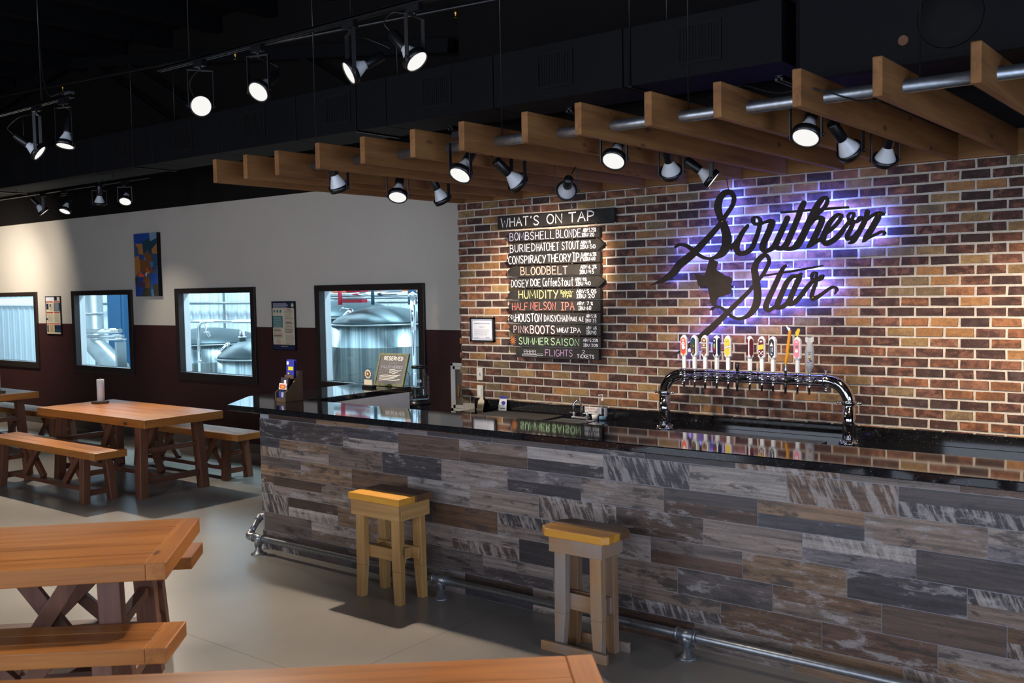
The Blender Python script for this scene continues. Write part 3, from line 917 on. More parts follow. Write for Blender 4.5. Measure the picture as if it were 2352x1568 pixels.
MB().bar((-18.3, 6.95, 4.2), (-13.1, 6.95, 5.02), 0.09, 0.13).build('rafter', M['duct'], st, world=True)
for (a, b) in (((-12.4, 6.95, 4.93), (-10.2, 6.95, 3.72)), ((-11.6, 6.95, 4.83), (-9.5, 6.95, 3.72)), ((-8.3, 6.95, 4.4), (-7.1, 6.95, 3.72))):
    MB().bar(a, b, 0.05, 0.05).build('brace', M['duct'], st, world=True)
MB().bar((-18.3, 6.95, 3.68), (-6.1, 6.95, 3.68), 0.07, 0.09).build('tie_beam', M['duct'], st, world=True)
spk = thing('sprinkler_pipe', 'thin black sprinkler pipe with small brass heads under the ceiling', 'sprinkler', (-9.0, 5.3, 4.3))
MB().tube([(-16, 5.3, 4.32), (-3, 5.3, 3.78)], 0.016, 8).build('pipe', M['black_satin'], spk, world=True)
for hx in (-10.0, -7.1, -4.6):
    hz = 4.32 - (hx + 16) * 0.54 / 13
    MB().lathe([(0.012, 0), (0.014, -0.03), (0.006, -0.04), (0.006, -0.06), (0.02, -0.062), (0.02, -0.066)], (hx, 5.3, hz - 0.012), seg=10).build('sprinkler_head', M['brass'], spk, world=True)

# ------------------------------------------------------------------ tables, benches, stools
def trestle(name, label, cat, group, L, W, H, T, leg=0.085, splay=0.05, bx=0.26, inset=0.04):
    """plank top with breadboard ends on two A-frames joined by a low stretcher with X braces; long axis = x"""
    t = thing(name, label, cat, (0, 0, 0), 0, group)
    tp = MB()
    n = 5 if W > 0.6 else 3
    e = 0.085
    for k in range(n):
        tp.box(-L / 2 + e, L / 2 - e, -W / 2 + W * k / n + 0.0006, -W / 2 + W * (k + 1) / n - 0.0006, H - T, H)
    tp.build('seat' if cat == 'bench' else 'tabletop', M['pine_x'], t, 0.004)
    for s in (-1, 1):
        MB().box(min(s * (L / 2 - e + 0.001), s * L / 2), max(s * (L / 2 - e + 0.001), s * L / 2), -W / 2 - 0.001, W / 2 + 0.001, H - T, H).build('breadboard_end', M['pine_y'], t, 0.004)
    lx0, lx1 = L / 2 - bx, L / 2 - bx + splay * 0.8
    ly0, ly1 = W / 2 - leg * 0.5 - inset, W / 2 - leg * 0.5 - inset + splay
    hh = H - T

    def at(sx, sy, z):
        k = 1 - z / hh
        return (sx * (lx0 + (lx1 - lx0) * k), sy * (ly0 + (ly1 - ly0) * k), z)
    for sx in (-1, 1):
        for sy in (-1, 1):
            p0, p1 = Vector(at(sx, sy, 0)), Vector(at(sx, sy, hh))
            q = []
            for c in (p0, p1):
                q += [c + Vector((dx * leg / 2, dy * leg * 0.42, 0)) for dx, dy in ((-1, -1), (1, -1), (1, 1), (-1, 1))]
            MB().hexa(q).build('leg', M['pine_leg_z'], t, 0.004)
        for zr, hr in ((hh * 0.22, 0.055), (hh * 0.64, 0.045)):
            a, b = at(sx, -1, zr), at(sx, 1, zr)
            MB().bar((a[0], a[1] + leg * 0.40, zr), (b[0], b[1] - leg * 0.40, zr), leg * 0.5, hr).build('rung', M['pine_leg_y'], t, 0.003)
    zs = hh * 0.22
    xs = at(1, 1, zs)[0] - leg * 0.25
    MB().bar((-xs, 0, zs), (xs, 0, zs), 0.11 if W > 0.6 else 0.08, 0.04).build('stretcher', M['pine_leg_x'], t, 0.003)
    zt = zs + 0.02
    for s in (-1, 1):
        cx = s * L * 0.19
        wx = min(0.17, (hh - zt) * 0.5)
        m = MB()
        m.bar((cx - wx, -0.021, zt), (cx + wx, -0.021, hh - 0.001), 0.04, leg * 0.8, up=(1, 0, 0))
        m.bar((cx + wx, 0.021, zt), (cx - wx, 0.021, hh - 0.001), 0.04, leg * 0.8, up=(1, 0, 0))
        m.build('cross_brace', M['pine_leg_z'], t, 0.003)
    return t


TBL = 'varnished pine trestle tables'
BEN = 'varnished pine trestle benches'
TABLES = [  # x, y, rotation, label
    (-9.03, 5.306, 0.0, 'orange-brown pine table with the white paper towel roll on it, parallel to the window wall'),
    (-12.64, 5.306, 0.0, 'far pine table cut by the left frame edge, its top whitened by window glare'),
]
tb = trestle('dining_table', TABLES[0][3], 'table', TBL, 1.967, 0.835, 0.75, 0.075, leg=0.095, splay=0.035, inset=0.075)
tb.location = (TABLES[0][0], TABLES[0][1], 0)
dup(tb, (TABLES[1][0], TABLES[1][1], 0), 0, TABLES[1][3], TBL)
def set_end(src, mid, ang, half, label, group):
    """copy placed by the middle of its right-hand end; ang = heading of its long axis away from that end"""
    u = Vector((math.cos(ang), math.sin(ang)))
    return dup(src, (mid[0] + u.x * half, mid[1] + u.y * half, 0), ang - PI, label, group)


set_end(tb, (-4.018, 2.620), math.radians(226.2), 0.983, 'pine table set askew on the open floor left of the stools, bench tucked before it', TBL)
set_end(tb, (-1.666 + .668 * .4175, 2.500 - .744 * .4175), math.radians(221.9), 0.983, 'nearest pine table, only a strip of its top rising along the lower frame edge', TBL)
bn = trestle('bench', 'pine bench before the paper-towel table, on its open-floor side', 'bench', BEN, 2.07, 0.32, 0.48, 0.065, leg=0.08, splay=0.03, inset=0.015)
bn.location = (-9.32, 4.69, 0)
dup(bn, (-9.14, 6.08, 0), 0, 'pine bench between the paper-towel table and the window wall', BEN)
dup(bn, (-12.43, 5.985, 0), 0, 'pine bench between the far left table and the window wall', BEN)
set_end(bn, (-3.589, 2.289), math.radians(222.4), 1.035, 'pine bench half tucked under the near side of the askew table', BEN)
set_end(bn, (-4.682, 3.133), math.radians(225.0), 1.035, 'pine bench behind the askew table, just its end showing past the tabletop corner', BEN)


def stool(x0, x1, y0, y1, H, worn):
    if not worn:
        s = thing('bar_stool', 'left stool at the bar, plain golden pine with straight square seat boards', 'stool', ((x0 + x1) / 2, (y0 + y1) / 2, 0), 0, 'homemade pine bar stools')
    else:
        s = thing('bar_stool', 'right stool at the bar, weathered grey legs, overhanging rounded seat and floor runners', 'stool', ((x0 + x1) / 2, (y0 + y1) / 2, 0), 0, 'homemade pine bar stools')
    w, d = (x1 - x0) / 2, (y1 - y0) / 2
    wd = 'worn_' if worn else 'stool_'
    t = 0.042
    for k, (a, b, mm) in enumerate(((-d, -0.003, 'seat_gold'), (0.003, d, 'seat_shaded'))):
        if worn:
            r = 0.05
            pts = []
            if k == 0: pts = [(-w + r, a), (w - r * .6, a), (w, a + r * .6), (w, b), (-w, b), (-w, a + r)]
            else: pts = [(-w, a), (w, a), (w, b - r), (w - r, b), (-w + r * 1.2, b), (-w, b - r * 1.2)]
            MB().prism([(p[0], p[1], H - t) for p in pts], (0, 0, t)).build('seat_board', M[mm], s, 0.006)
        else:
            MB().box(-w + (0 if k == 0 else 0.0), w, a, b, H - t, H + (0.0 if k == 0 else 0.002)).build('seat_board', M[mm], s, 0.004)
    aw, ad, ah = (w - 0.012, d - 0.01, 0.095) if not worn else (w - 0.05, d - 0.035, 0.085)
    z1 = H - t - 0.0005
    for sg in (-1, 1):
        MB().box(-aw, aw, min(sg * ad, sg * (ad - 0.02)), max(sg * ad, sg * (ad - 0.02)), z1 - ah, z1).build('apron', M[wd + 'x'], s, 0.003)
        MB().box(min(sg * aw, sg * (aw - 0.02)), max(sg * aw, sg * (aw - 0.02)), -ad + 0.0205, ad - 0.0205, z1 - ah, z1).build('apron', M[wd + 'y'], s, 0.003)
    lw, ld = 0.068, 0.045
    for sx in (-1, 1):
        for sy in (-1, 1):
            tx, ty = sx * (aw - 0.021 - lw / 2), sy * (ad - 0.021 - ld / 2)
            q = []
            zz = [(0, 0.72, 0.012), (0.2, 1.0, 0.004), (z1 - 0.002, 1.0, 0.0)]
            mbx = MB()
            for (za, ka, oa), (zb, kb, ob) in zip(zz[:-1], zz[1:]):
                q = []
                for (zc, kc, oc) in ((za, ka, oa), (zb, kb, ob)):
                    cx, cy = tx + sx * oc, ty + sy * oc * 0.6
                    q += [(cx + dx * lw / 2 * kc, cy + dy * ld / 2, zc) for dx, dy in ((-1, -1), (1, -1), (1, 1), (-1, 1))]
                mbx.hexa(q)
            mbx.build('leg', M[wd + 'z'], s, 0.003)
    zr, hr = (0.245, 0.075) if not worn else (0.215, 0.085)
    ix, iy = aw - 0.02 - lw, ad - 0.02 - ld
    for sg in (-1, 1):
        MB().box(-ix - lw * .9, ix + lw * .9, sg * (iy - 0.009) - 0.009, sg * (iy - 0.009) + 0.009, zr, zr + hr).build('stretcher', M[wd + 'x'], s, 0.002)
        MB().box(sg * (ix - 0.009) - 0.009, sg * (ix - 0.009) + 0.009, -iy + 0.0185, iy - 0.0185, zr, zr + hr * 0.9).build('stretcher', M[wd + 'y'], s, 0.002)
    if worn:
        for sg in (-1, 1):
            y = sg * (ad + 0.006)
            MB().box(-w + 0.0, w - 0.02, y - 0.011, y + 0.011, 0.0, 0.052).build('floor_runner', M['worn_x'], s, 0.003)
    return s


stool(-4.515, -4.08, 4.095, 4.385, 0.65, False)
stool(-3.02, -2.595, 4.03, 4.30, 0.65, True)

# paper towel rolls on slices of log
pt = thing('paper_towel_roll', 'white paper towel roll on a log slice, on the middle table', 'paper towels', (-9.775, 5.45, 0.7505), 0, 'paper towel rolls on the tables')
pts = [(0.085 + 0.008 * math.sin(5 * a) + 0.006 * math.sin(3 * a + 1)) for a in [2 * PI * k / 20 for k in range(20)]]
MB().prism([(pts[k] * math.cos(2 * PI * k / 20), pts[k] * math.sin(2 * PI * k / 20), 0) for k in range(20)], (0, 0, 0.022)).build('log_base', M['walnut'], pt, 0.003)
MB().lathe([(0.016, 0.0225), (0.037, 0.0225), (0.038, 0.245), (0.036, 0.25), (0.016, 0.25), (0.015, 0.245)], seg=28).build('roll', M['tissue'], pt)
MB().lathe([(0.01, 0.0225), (0.01, 0.262), (0.0, 0.266)], seg=10).build('peg', M['walnut'], pt)
dup(pt, (-11.96, 5.377, 0.7505), 0.4, 'white paper towel roll cut by the left frame edge, on the far left table', 'paper towel rolls on the tables')


# ------------------------------------------------------------------ track lamps
def spot_head(pos, aim, label, group, track_z, watts=1.0, size=62, color=(1.0, 0.86, 0.68), lit=True, light_on=True):
    """pos = centre of the lamp ring, aim = point it is turned to"""
    pos, aim = Vector(pos), Vector(aim)
    d = (aim - pos).normalized()
    a = d.cross(Vector((0, 0, 1)))
    a = a.normalized() if a.length > 0.12 else Vector((1, 0, 0))
    s = thing('track_spotlight', label, 'spotlight', pos, 0, group)
    ring = MB().lathe([(0.060, 0.016), (0.066, 0.016), (0.068, -0.018), (0.062, -0.018), (0.060, 0.012), (0.060, 0.016)], pos, d, 26, cap=False)
    ring.build('ring', M['black_satin'], s, world=True)
    bulb = MB().lathe([(0.059, 0.010), (0.057, -0.012), (0.050, -0.026), (0.049, -0.030), (0.042, -0.044), (0.041, -0.048), (0.034, -0.062), (0.033, -0.066), (0.026, -0.078), (0.024, -0.096), (0.0, -0.097)], pos, d, 26)
    bulb.build('bulb', M['bulb'], s, world=True)
    ln = MB().lathe([(0.0, 0.0125), (0.052, 0.0125), (0.0585, 0.0105)], pos, d, 26)
    ln.build('lens', M['lens'], s, world=True)
    MB().lathe([(0.0, -0.090), (0.029, -0.090), (0.030, -0.094), (0.030, -0.196), (0.026, -0.204), (0.0, -0.205)], pos, d, 20).build('socket', M['black_satin'], s, world=True)
    zt = track_z - 0.055
    y = MB()
    h = max(zt - pos.z, 0.1)
    for k in (-1, 1):
        p = pos + a * (0.0735 * k)
        y.bar(p - Vector((0, 0, 0.012)), p + Vector((0, 0, h)), 0.022, 0.005, up=a)
        y.lathe([(0.0, 0.0), (0.007, 0.001), (0.007, 0.008), (0, 0.009)], pos + a * (0.0765 * k), a * k, 8)
    t0 = pos + Vector((0, 0, h))
    y.bar(t0 - a * 0.078, t0 + a * 0.078, 0.022, 0.005, up=(0, 0, 1))
    y.build('yoke', M['black_satin'], s, world=True)
    MB().tube([t0, t0 + Vector((0, 0, 0.03))], 0.008, 8).box(t0.x - 0.045, t0.x + 0.045, t0.y - 0.018, t0.y + 0.018, t0.z + 0.022, t0.z + 0.054).build('track_adapter', M['black_satin'], s, world=True)
    e = pos - d * 0.204
    q = e - d * 0.05 + Vector((0, 0, 0.02)) + a * 0.02
    MB().tube(catmull([e, e - d * 0.03, q, (q + t0) / 2 + a * 0.05 + Vector((0, 0, 0.02)), t0 + a * 0.01 + Vector((0, 0, 0.0))], 5), 0.004, 6).build('cord', M['black_satin'], s, world=True)
    if light_on:
        ld = bpy.data.lights.new('spot', 'SPOT')
        ld.energy = SPOT_W * watts
        ld.color = color
        ld.spot_size = math.radians(size)
        ld.spot_blend = 1.0
        ld.shadow_soft_size = 0.045
        lo = bpy.data.objects.new('spot', ld)
        COL.objects.link(lo)
        lo.parent = s
        lo.location = d * 0.03
        lo.rotation_euler = d.to_track_quat('-Z', 'Y').to_euler()
    return s


def track(name_label, x0, x1, y0, y1, z, rods, group='lighting tracks'):
    t = thing('lighting_track', name_label, 'lighting track', ((x0 + x1) / 2, (y0 + y1) / 2, z), 0, group)
    if x1 - x0 > y1 - y0:
        MB().box(x0, x1, y0 - 0.018, y0 - 0.006, z, z + 0.02).box(x0, x1, y0 + 0.006, y0 + 0.018, z, z + 0.02).box(x0, x1, y0 - 0.018, y0 + 0.018, z + 0.012, z + 0.022).build('rail', M['black_satin'], t, world=True)
    else:
        MB().box(x0 - 0.018, x0 - 0.006, y0, y1, z, z + 0.02).box(x0 + 0.006, x0 + 0.018, y0, y1, z, z + 0.02).box(x0 - 0.018, x0 + 0.018, y0, y1, z + 0.012, z + 0.022).build('rail', M['black_satin'], t, world=True)
    for (rx, ry, z1) in rods:
        MB().tube([(rx, ry, z + 0.02), (rx, ry, z1)], 0.004, 6).build('hanger_rod', M['black_satin'], t, world=True)
    return t


MT = track('black lighting track above the open floor carrying four lit spotlights', -5.68, 0.6, 3.65, 3.65, 3.30, [(-5.35, 3.65, CEIL_Z), (-3.9, 3.65, CEIL_Z), (-1.8, 3.65, CEIL_Z)])
LT = track('black lighting track end at the upper left with two spotlights', -11.6, -6.85, 3.70, 3.70, 3.30, [(-7.3, 3.70, CEIL_Z), (-9.6, 3.70, CEIL_Z)])
MB().tube(catmull([(-7.32, 3.72, CEIL_Z), (-7.33, 3.72, 3.8), (-7.25, 3.72, 3.40), (-7.05, 3.71, 3.36), (-6.9, 3.70, 3.335)], 6), 0.008, 8).build('feed_cable', M['black_satin'], LT, world=True)
MB().box(-6.93, -6.86, 3.68, 3.72, 3.322, 3.345).build('feed_box', M['steel_matte'], LT, world=True)
RT = track('black lighting track under the air duct near the window wall', -15.6, -9.3, 5.82, 5.82, 3.085, [(-12.2, 5.82, 3.188), (-10.0, 5.82, 3.188), (-14.4, 5.82, 3.188)])
CTX = [-4.785, -3.66, -2.86, -1.75, -0.63]
CT = ['black track between the canopy boards nearest the window wall', 'second black track between the canopy boards from the window wall', 'third black track between the canopy boards from the window wall', 'black track between the canopy boards above the right of the beer taps', 'black track between the canopy boards at the right frame edge']
for x, l in zip(CTX, CT):
    track(l, x, x, 4.15, 5.75, 2.765, [])

WARM = (1.0, 0.83, 0.64)
NEUT = (1.0, 0.89, 0.76)
G1 = 'spotlights on the main track'
spot_head((-5.245, 3.65, 3.03), (-4.4, 3.1, 2.83), 'lit spotlight turned straight to the viewer, first on the main track', G1, 3.30, 0.7, 66, NEUT)
spot_head((-4.68, 3.65, 3.045), (-4.5, 2.9, 2.42), 'lit oval-faced spotlight tilted down left, second on the main track', G1, 3.30, 0.6, 76, NEUT)
spot_head((-3.91, 3.65, 3.04), (-4.33, 2.89, 2.55), 'spotlight facing left with its black socket to the right, third on the main track', G1, 3.30, 1.3, 80, NEUT)
spot_head((-3.44, 3.65, 3.03), (-2.8, 3.75, 2.33), 'spotlight with socket up left and lit face down right, fourth on the main track', G1, 3.30, 0.35, 56, NEUT)
spot_head((-1.55, 3.65, 3.03), (-2.1, 1.5, 0.0), 'added unseen spotlight further right on the main track beyond the upper frame edge', G1, 3.30, 1.0, 62, NEUT)  # extra lamp added out of view to brighten the nearest table
G2 = 'spotlights on the left track'
spot_head((-6.98, 3.70, 2.98), (-6.7, 2.9, 0.0), 'brightly lit spotlight by the free end of the upper left track', G2, 3.30, 1.8, 90, NEUT)
spot_head((-7.38, 3.70, 2.965), (-6.2, 5.0, 1.6), 'spotlight seen from behind on the upper left track, white bulb back showing', G2, 3.30, 2.2, 56, NEUT)
G3 = 'spotlights under the air duct'
spot_head((-11.55, 5.82, 2.88), (-11.1, 6.6, 1.8), 'leftmost spotlight under the air duct, its face turned away', G3, 3.085, 0.3, 60, NEUT)
spot_head((-11.05, 5.82, 2.86), (-10.6, 4.4, 0.0), 'second spotlight under the air duct, lit face down', G3, 3.085, 1.0, 70, NEUT)
spot_head((-10.30, 5.82, 2.89), (-10.7, 6.0, 1.5), 'third spotlight under the air duct, tilted away with pale bulb back', G3, 3.085, 0.2, 50, NEUT)
spot_head((-9.78, 5.82, 2.885), (-8.3, 4.2, 0.0), 'rightmost spotlight under the air duct, lit face down', G3, 3.085, 2.2, 74, NEUT)
spot_head((-13.4, 5.82, 2.88), (-16.4, 7.1, 1.4), 'spotlight further left on the duct track turned to the white wall', G3, 3.085, 0.7, 140, NEUT)
spot_head((-14.3, 5.82, 2.88), (-16.4, 7.1, 1.2), 'last spotlight on the duct track washing the wall beyond the frame', G3, 3.085, 0.9, 140, NEUT)
G4 = 'spotlights in the canopy'
spot_head((-4.785, 4.34, 2.545), (-4.85, 5.2, 1.0), 'canopy spotlight nearest the white wall, ring edge-on', G4, 2.765, 0.35, 70, NEUT)
spot_head((-4.785, 4.87, 2.525), (-3.9, 3.5, 0.0), 'canopy spotlight tilted right with lit face, behind the one nearest the white wall', G4, 2.765, 1.3, 70, NEUT)
spot_head((-4.785, 5.33, 2.525), (-4.55, 6.3, 1.0), 'canopy spotlight just left of the brick corner, pointing away', G4, 2.765, 0.35, 56, WARM)
spot_head((-3.66, 4.23, 2.53), (-3.6, 2.2, 0.0), 'canopy spotlight above the header board gap, lit face down', G4, 2.765, 0.8, 48, NEUT)
spot_head((-3.66, 4.76, 2.515), (-3.0, 6.69, 0.9), 'canopy spotlight above the header board with a slanting socket', G4, 2.765, 0.42, 60, WARM)
spot_head((-3.66, 5.27, 2.50), (-4.75, 6.62, 2.0), 'canopy spotlight pointing at the menu boards, round white back to the viewer', G4, 2.765, 3.2, 40, WARM)
spot_head((-2.86, 4.57, 2.565), (-2.4, 2.4, 0.0), 'canopy spotlight with fully lit face between menu boards and script sign', G4, 2.765, 0.5, 48, NEUT)
spot_head((-2.86, 5.20, 2.545), (-3.3, 6.69, 1.15), 'canopy spotlight with white bulb back, left of the script sign top', G4, 2.765, 0.45, 60, WARM)
spot_head((-2.86, 5.72, 2.545), (-2.3, 5.97, 2.05), 'canopy spotlight right above the top loop of the script sign, lit face to the right', G4, 2.765, 0.3, 66, WARM)
spot_head((-1.75, 4.46, 2.56), (-1.7, 2.6, 0.0), 'canopy spotlight with lit face down, foremost of the right trio', G4, 2.765, 0.3, 48, NEUT)
spot_head((-1.75, 5.05, 2.545), (-1.3, 6.69, 1.15), 'canopy spotlight with pale cone, middle of the right trio', G4, 2.765, 0.75, 62, WARM)
spot_head((-1.75, 5.60, 2.55), (-2.45, 6.69, 1.1), 'canopy spotlight leaning left, hindmost of the right trio', G4, 2.765, 0.3, 62, WARM)
spot_head((-0.63, 5.0, 2.545), (-0.7, 6.69, 1.3), 'canopy spotlight beyond the right frame edge turned to the bricks', G4, 2.765, 0.95, 66, WARM)

# ------------------------------------------------------------------ script sign with blue backlight
sg = thing('script_sign', 'rusty cut-metal script sign with a state outline, glowing blue on the bricks behind', 'sign', (-3.0, 6.6, 1.337))
SY = 6.60


def script(strokes, name):
    mb = MB()
    for k, s in enumerate(strokes):
        c = catmull([tuple(v * 1e-4 for v in p) for p in s], 5)
        yo = SY - 0.0004 * (k % 9)
        n0 = len(mb.v)
        for i_, (x, z, nx, nz) in enumerate(c):
            ya = yo - 0.004 * i_ / len(c)
            for (sx, yy) in ((1, ya), (-1, ya), (-1, ya + 0.006), (1, ya + 0.006)):
                mb.v.append(Vector((x + nx * sx, yy, z + nz * sx)))
        for i in range(len(c) - 1):
            a, b = n0 + 4 * i, n0 + 4 * i + 4
            for q in range(4): mb.face((a + q, a + (q + 1) % 4, b + (q + 1) % 4, b + q))
        mb.face((n0, n0 + 1, n0 + 2, n0 + 3))
        e = n0 + 4 * (len(c) - 1)
        mb.face((e, e + 1, e + 2, e + 3))
        for (p, r) in ((c[0], 0), (c[-1], -0.004)):     # rounded stroke ends
            w = math.hypot(p[2], p[3])
            if 0.002 < w < 0.03 and name != 'plain':
                mb.lathe([(w, 0), (w, 0.006)], (p[0], yo + r + 0.0001, p[1]), (0, 1, 0), 14)
    return mb.build(name, M['sign_metal'], sg, world=True)


script(SIGN['southern'], 'upper_lettering')
script(SIGN['star'], 'lower_lettering')
MB().prism([(x * 1e-4, SY - 0.0042, z * 1e-4) for x, z in SIGN['texas']], (0, 0.006, 0)).build('state_outline', M['sign_metal'], sg, world=True)
led = MB()
runs = []
for grp in ('southern', 'star'):
    for k, s in enumerate(SIGN[grp]):
        c = [tuple(v * 1e-4 for v in p) for p in s]
        run = []
        for p in c:
            w = math.hypot(p[2], p[3])
            if w > 0.0045: run.append((p[0], SY + 0.064, p[1]))
        # the long blade ends stay dark
        run = [p for p in run if p[0] > -3.72]
        if len(run) > 1: runs.append(catmull(run, 3))
for (a, b) in (((-3.30, 1.98), (-3.22, 1.80)), ((-3.34, 1.90), (-3.14, 1.86))):
    runs.append([(a[0], 0, a[1]), (b[0], 0, b[1])])
tape = MB()
for run in runs:      # light strips stuck to the back of the letters, shining at the bricks
    led.ribbon([(p[0], SY + 0.030, p[2]) for p in run], 0.008, (0, -1, 0))
    tape.ribbon([(p[0], SY + 0.028, p[2]) for p in run], 0.012, (0, -1, 0))
led.build('led_strip', M['led'], sg, world=True)
tape.build('strip_backing', M['black'], sg, world=True)
so = MB()
for (x, z) in ((-3.219, 2.337), (-2.545, 1.777), (-2.103, 2.323), (-3.477, 1.424)):
    so.tube([(x, SY + 0.002, z), (x, BRICK_Y + 0.002, z)], 0.006, 8)
    so.lathe([(0.011, 0), (0.010, 0.005), (0, 0.007)], (x, SY - 0.0036, z), (0, -1, 0), 12)
so.build('standoff_bolt', M['brass'], sg, world=True)
MB().tube([(-3.165, SY + 0.01, 2.53), (-3.19, SY + 0.02, 2.64)], 0.003, 6).build('wire', M['black_satin'], sg, world=True)

# ------------------------------------------------------------------ hand lettering (single strokes on a 0..1 box)
def arc(cx, cy, rx, ry, a0, a1, n=10):
    return [(cx + rx * math.cos(math.radians(a0 + (a1 - a0) * i / n)), cy + ry * math.sin(math.radians(a0 + (a1 - a0) * i / n))) for i in range(n + 1)]


GL = {
    'A': [[(0, 0), (.5, 1), (1, 0)], [(.18, .38), (.86, .42)]],
    'B': [[(.05, 0), (.05, 1)], [(.0, 1), (.55, 1), (.8, .86), (.78, .66), (.5, .54), (.05, .52)], [(.5, .54), (.88, .42), (.92, .18), (.62, .02), (.0, 0)]],
    'C': [arc(.58, .5, .56, .5, 50, 310, 14)],
    'D': [[(.08, 0), (.08, 1)], [(0, 1), (.5, .97), (.9, .72), (.94, .36), (.6, .06), (0, 0)]],
    'E': [[(.9, 1), (.06, 1), (.04, 0), (.95, 0)], [(.05, .52), (.75, .54)]],
    'F': [[(.95, 1), (.06, .98), (.06, 0)], [(.06, .5), (.75, .53)]],
    'G': [arc(.55, .5, .53, .5, 55, 340, 14) + [(1, .42), (.6, .42)]],
    'H': [[(.06, 1), (.06, 0)], [(.92, 1), (.92, 0)], [(.06, .5), (.92, .53)]],
    'I': [[(.5, 1), (.5, 0)]],
    '!': [[(.5, 1), (.5, 0)], [(.05, 1), (.95, 1)], [(.0, 0), (1, 0)]],
    'J': [[(.75, 1), (.75, .2), (.5, 0), (.15, .1)]],
    'K': [[(.06, 1), (.06, 0)], [(.85, 1), (.08, .45)], [(.28, .58), (.95, 0)]],
    'L': [[(.08, 1), (.06, 0), (.95, .02)]],
    'M': [[(0, 0), (.12, 1), (.5, .3), (.88, 1), (1, 0)]],
    'N': [[(.04, 0), (.04, 1), (.92, 0), (.94, 1)]],
    'O': [arc(.5, .5, .48, .5, 90, 450, 18)],
    'P': [[(.08, 0), (.08, 1)], [(0, 1), (.6, .98), (.9, .8), (.82, .56), (.5, .46), (.08, .46)]],
    'Q': [arc(.5, .5, .48, .5, 90, 450, 18), [(.6, .25), (1, -.05)]],
    'R': [[(.08, 0), (.08, 1)], [(0, 1), (.6, .98), (.88, .8), (.8, .58), (.5, .5), (.08, .48)], [(.45, .5), (.98, 0)]],
    'S': [[(.9, .84), (.66, .99), (.3, .97), (.08, .78), (.25, .58), (.7, .44), (.92, .24), (.72, .03), (.32, .0), (.04, .18)]],
    'T': [[(0, .98), (1, 1)], [(.5, 1), (.48, 0)]],
    'U': [[(.06, 1), (.06, .28), (.28, .02), (.66, .02), (.9, .28), (.92, 1)]],
    'V': [[(0, 1), (.48, 0), (1, 1)]],
    'W': [[(0, 1), (.25, 0), (.5, .72), (.75, 0), (1, 1)]],
    'X': [[(0, 1), (1, 0)], [(1, 1), (0, 0)]],
    'Y': [[(.02, 1), (.48, .5)], [(.98, 1), (.3, -.02)]],
    'Z': [[(0, 1), (1, 1), (0, 0), (1, 0)]],
    '0': [arc(.5, .5, .45, .5, 90, 450, 16)],
    '1': [[(.3, .8), (.55, 1), (.55, 0)]],
    '2': [[(.06, .78), (.3, 1), (.75, .95), (.82, .66), (.1, 0), (.95, .02)]],
    '3': [[(.1, .95), (.8, .98), (.45, .58), (.85, .4), (.78, .06), (.3, 0), (.05, .14)]],
    '4': [[(.12, 1), (.05, .45), (.9, .45)], [(.75, .95), (.7, 0)]],
    '5': [[(.85, 1), (.2, 1), (.15, .58), (.6, .6), (.9, .35), (.65, .02), (.08, .05)]],
    '6': [[(.7, 1), (.25, .6), (.1, .25), (.4, 0), (.82, .12), (.8, .4), (.4, .46), (.14, .3)]],
    '7': [[(.05, 1), (.95, 1), (.35, 0)]],
    '8': [arc(.5, .74, .36, .26, 90, 450, 12), arc(.5, .25, .44, .25, 90, 450, 12)],
    '9': [[(.85, .65), (.6, .42), (.15, .52), (.15, .88), (.55, 1), (.85, .85), (.8, .3), (.6, 0)]],
    '%': [arc(.2, .8, .17, .18, 0, 360, 8), arc(.8, .2, .17, .18, 0, 360, 8), [(.9, 1), (.1, 0)]],
    ':': [[(.45, .72), (.55, .66)], [(.45, .26), (.55, .2)]],
    '.': [[(.42, .06), (.58, 0)]],
    "'": [[(.6, 1), (.4, .76)]],
    '-': [[(.2, .45), (.8, .47)]],
    'o': [arc(.5, .32, .42, .32, 90, 450, 14)],
    'f': [[(.95, .9), (.7, 1), (.48, .8), (.42, 0)], [(.1, .55), (.85, .58)]],
    'e': [[(.1, .34), (.88, .36), (.8, .58), (.45, .66), (.1, .44), (.14, .12), (.5, 0), (.9, .12)]],
    't': [[(.5, 1), (.45, .1), (.7, 0)], [(.05, .66), (.95, .7)]],
    'u': [[(.08, .66), (.1, .15), (.4, 0), (.85, .2), (.88, .66)], [(.88, .4), (.92, 0)]],
    'l': [[(.5, 1), (.5, 0)]],
    's': [[(.85, .56), (.5, .66), (.14, .52), (.8, .2), (.5, 0), (.1, .1)]],
    'c': [arc(.55, .32, .45, .32, 50, 310, 10)],
    'h': [[(.08, 1), (.08, 0)], [(.08, .4), (.45, .66), (.85, .5), (.88, 0)]],
    'y': [[(.08, .66), (.45, .1)], [(.9, .66), (.2, -.35)]],
    'k': [[(.08, 1), (.08, 0)], [(.8, .66), (.1, .25), (.9, 0)]],
    'r': [[(.1, .66), (.1, 0)], [(.1, .4), (.5, .66), (.9, .58)]],
    'a': [arc(.45, .32, .4, .32, 60, 400, 12), [(.88, .66), (.92, 0)]],
    'n': [[(.08, .66), (.08, 0)], [(.08, .4), (.45, .66), (.85, .5), (.88, 0)]],
    'i': [[(.5, .66), (.5, 0)], [(.45, .92), (.55, .88)]],
    'p': [[(.08, .66), (.08, -.35)], arc(.5, .32, .42, .32, 90, 450, 12)],
}
NARROW = {'I': .35, '!': .75, 'l': .35, 'i': .35, ':': .45, '.': .4, "'": .4, 'M': 1.25, 'W': 1.35, ' ': .6, '1': .6}


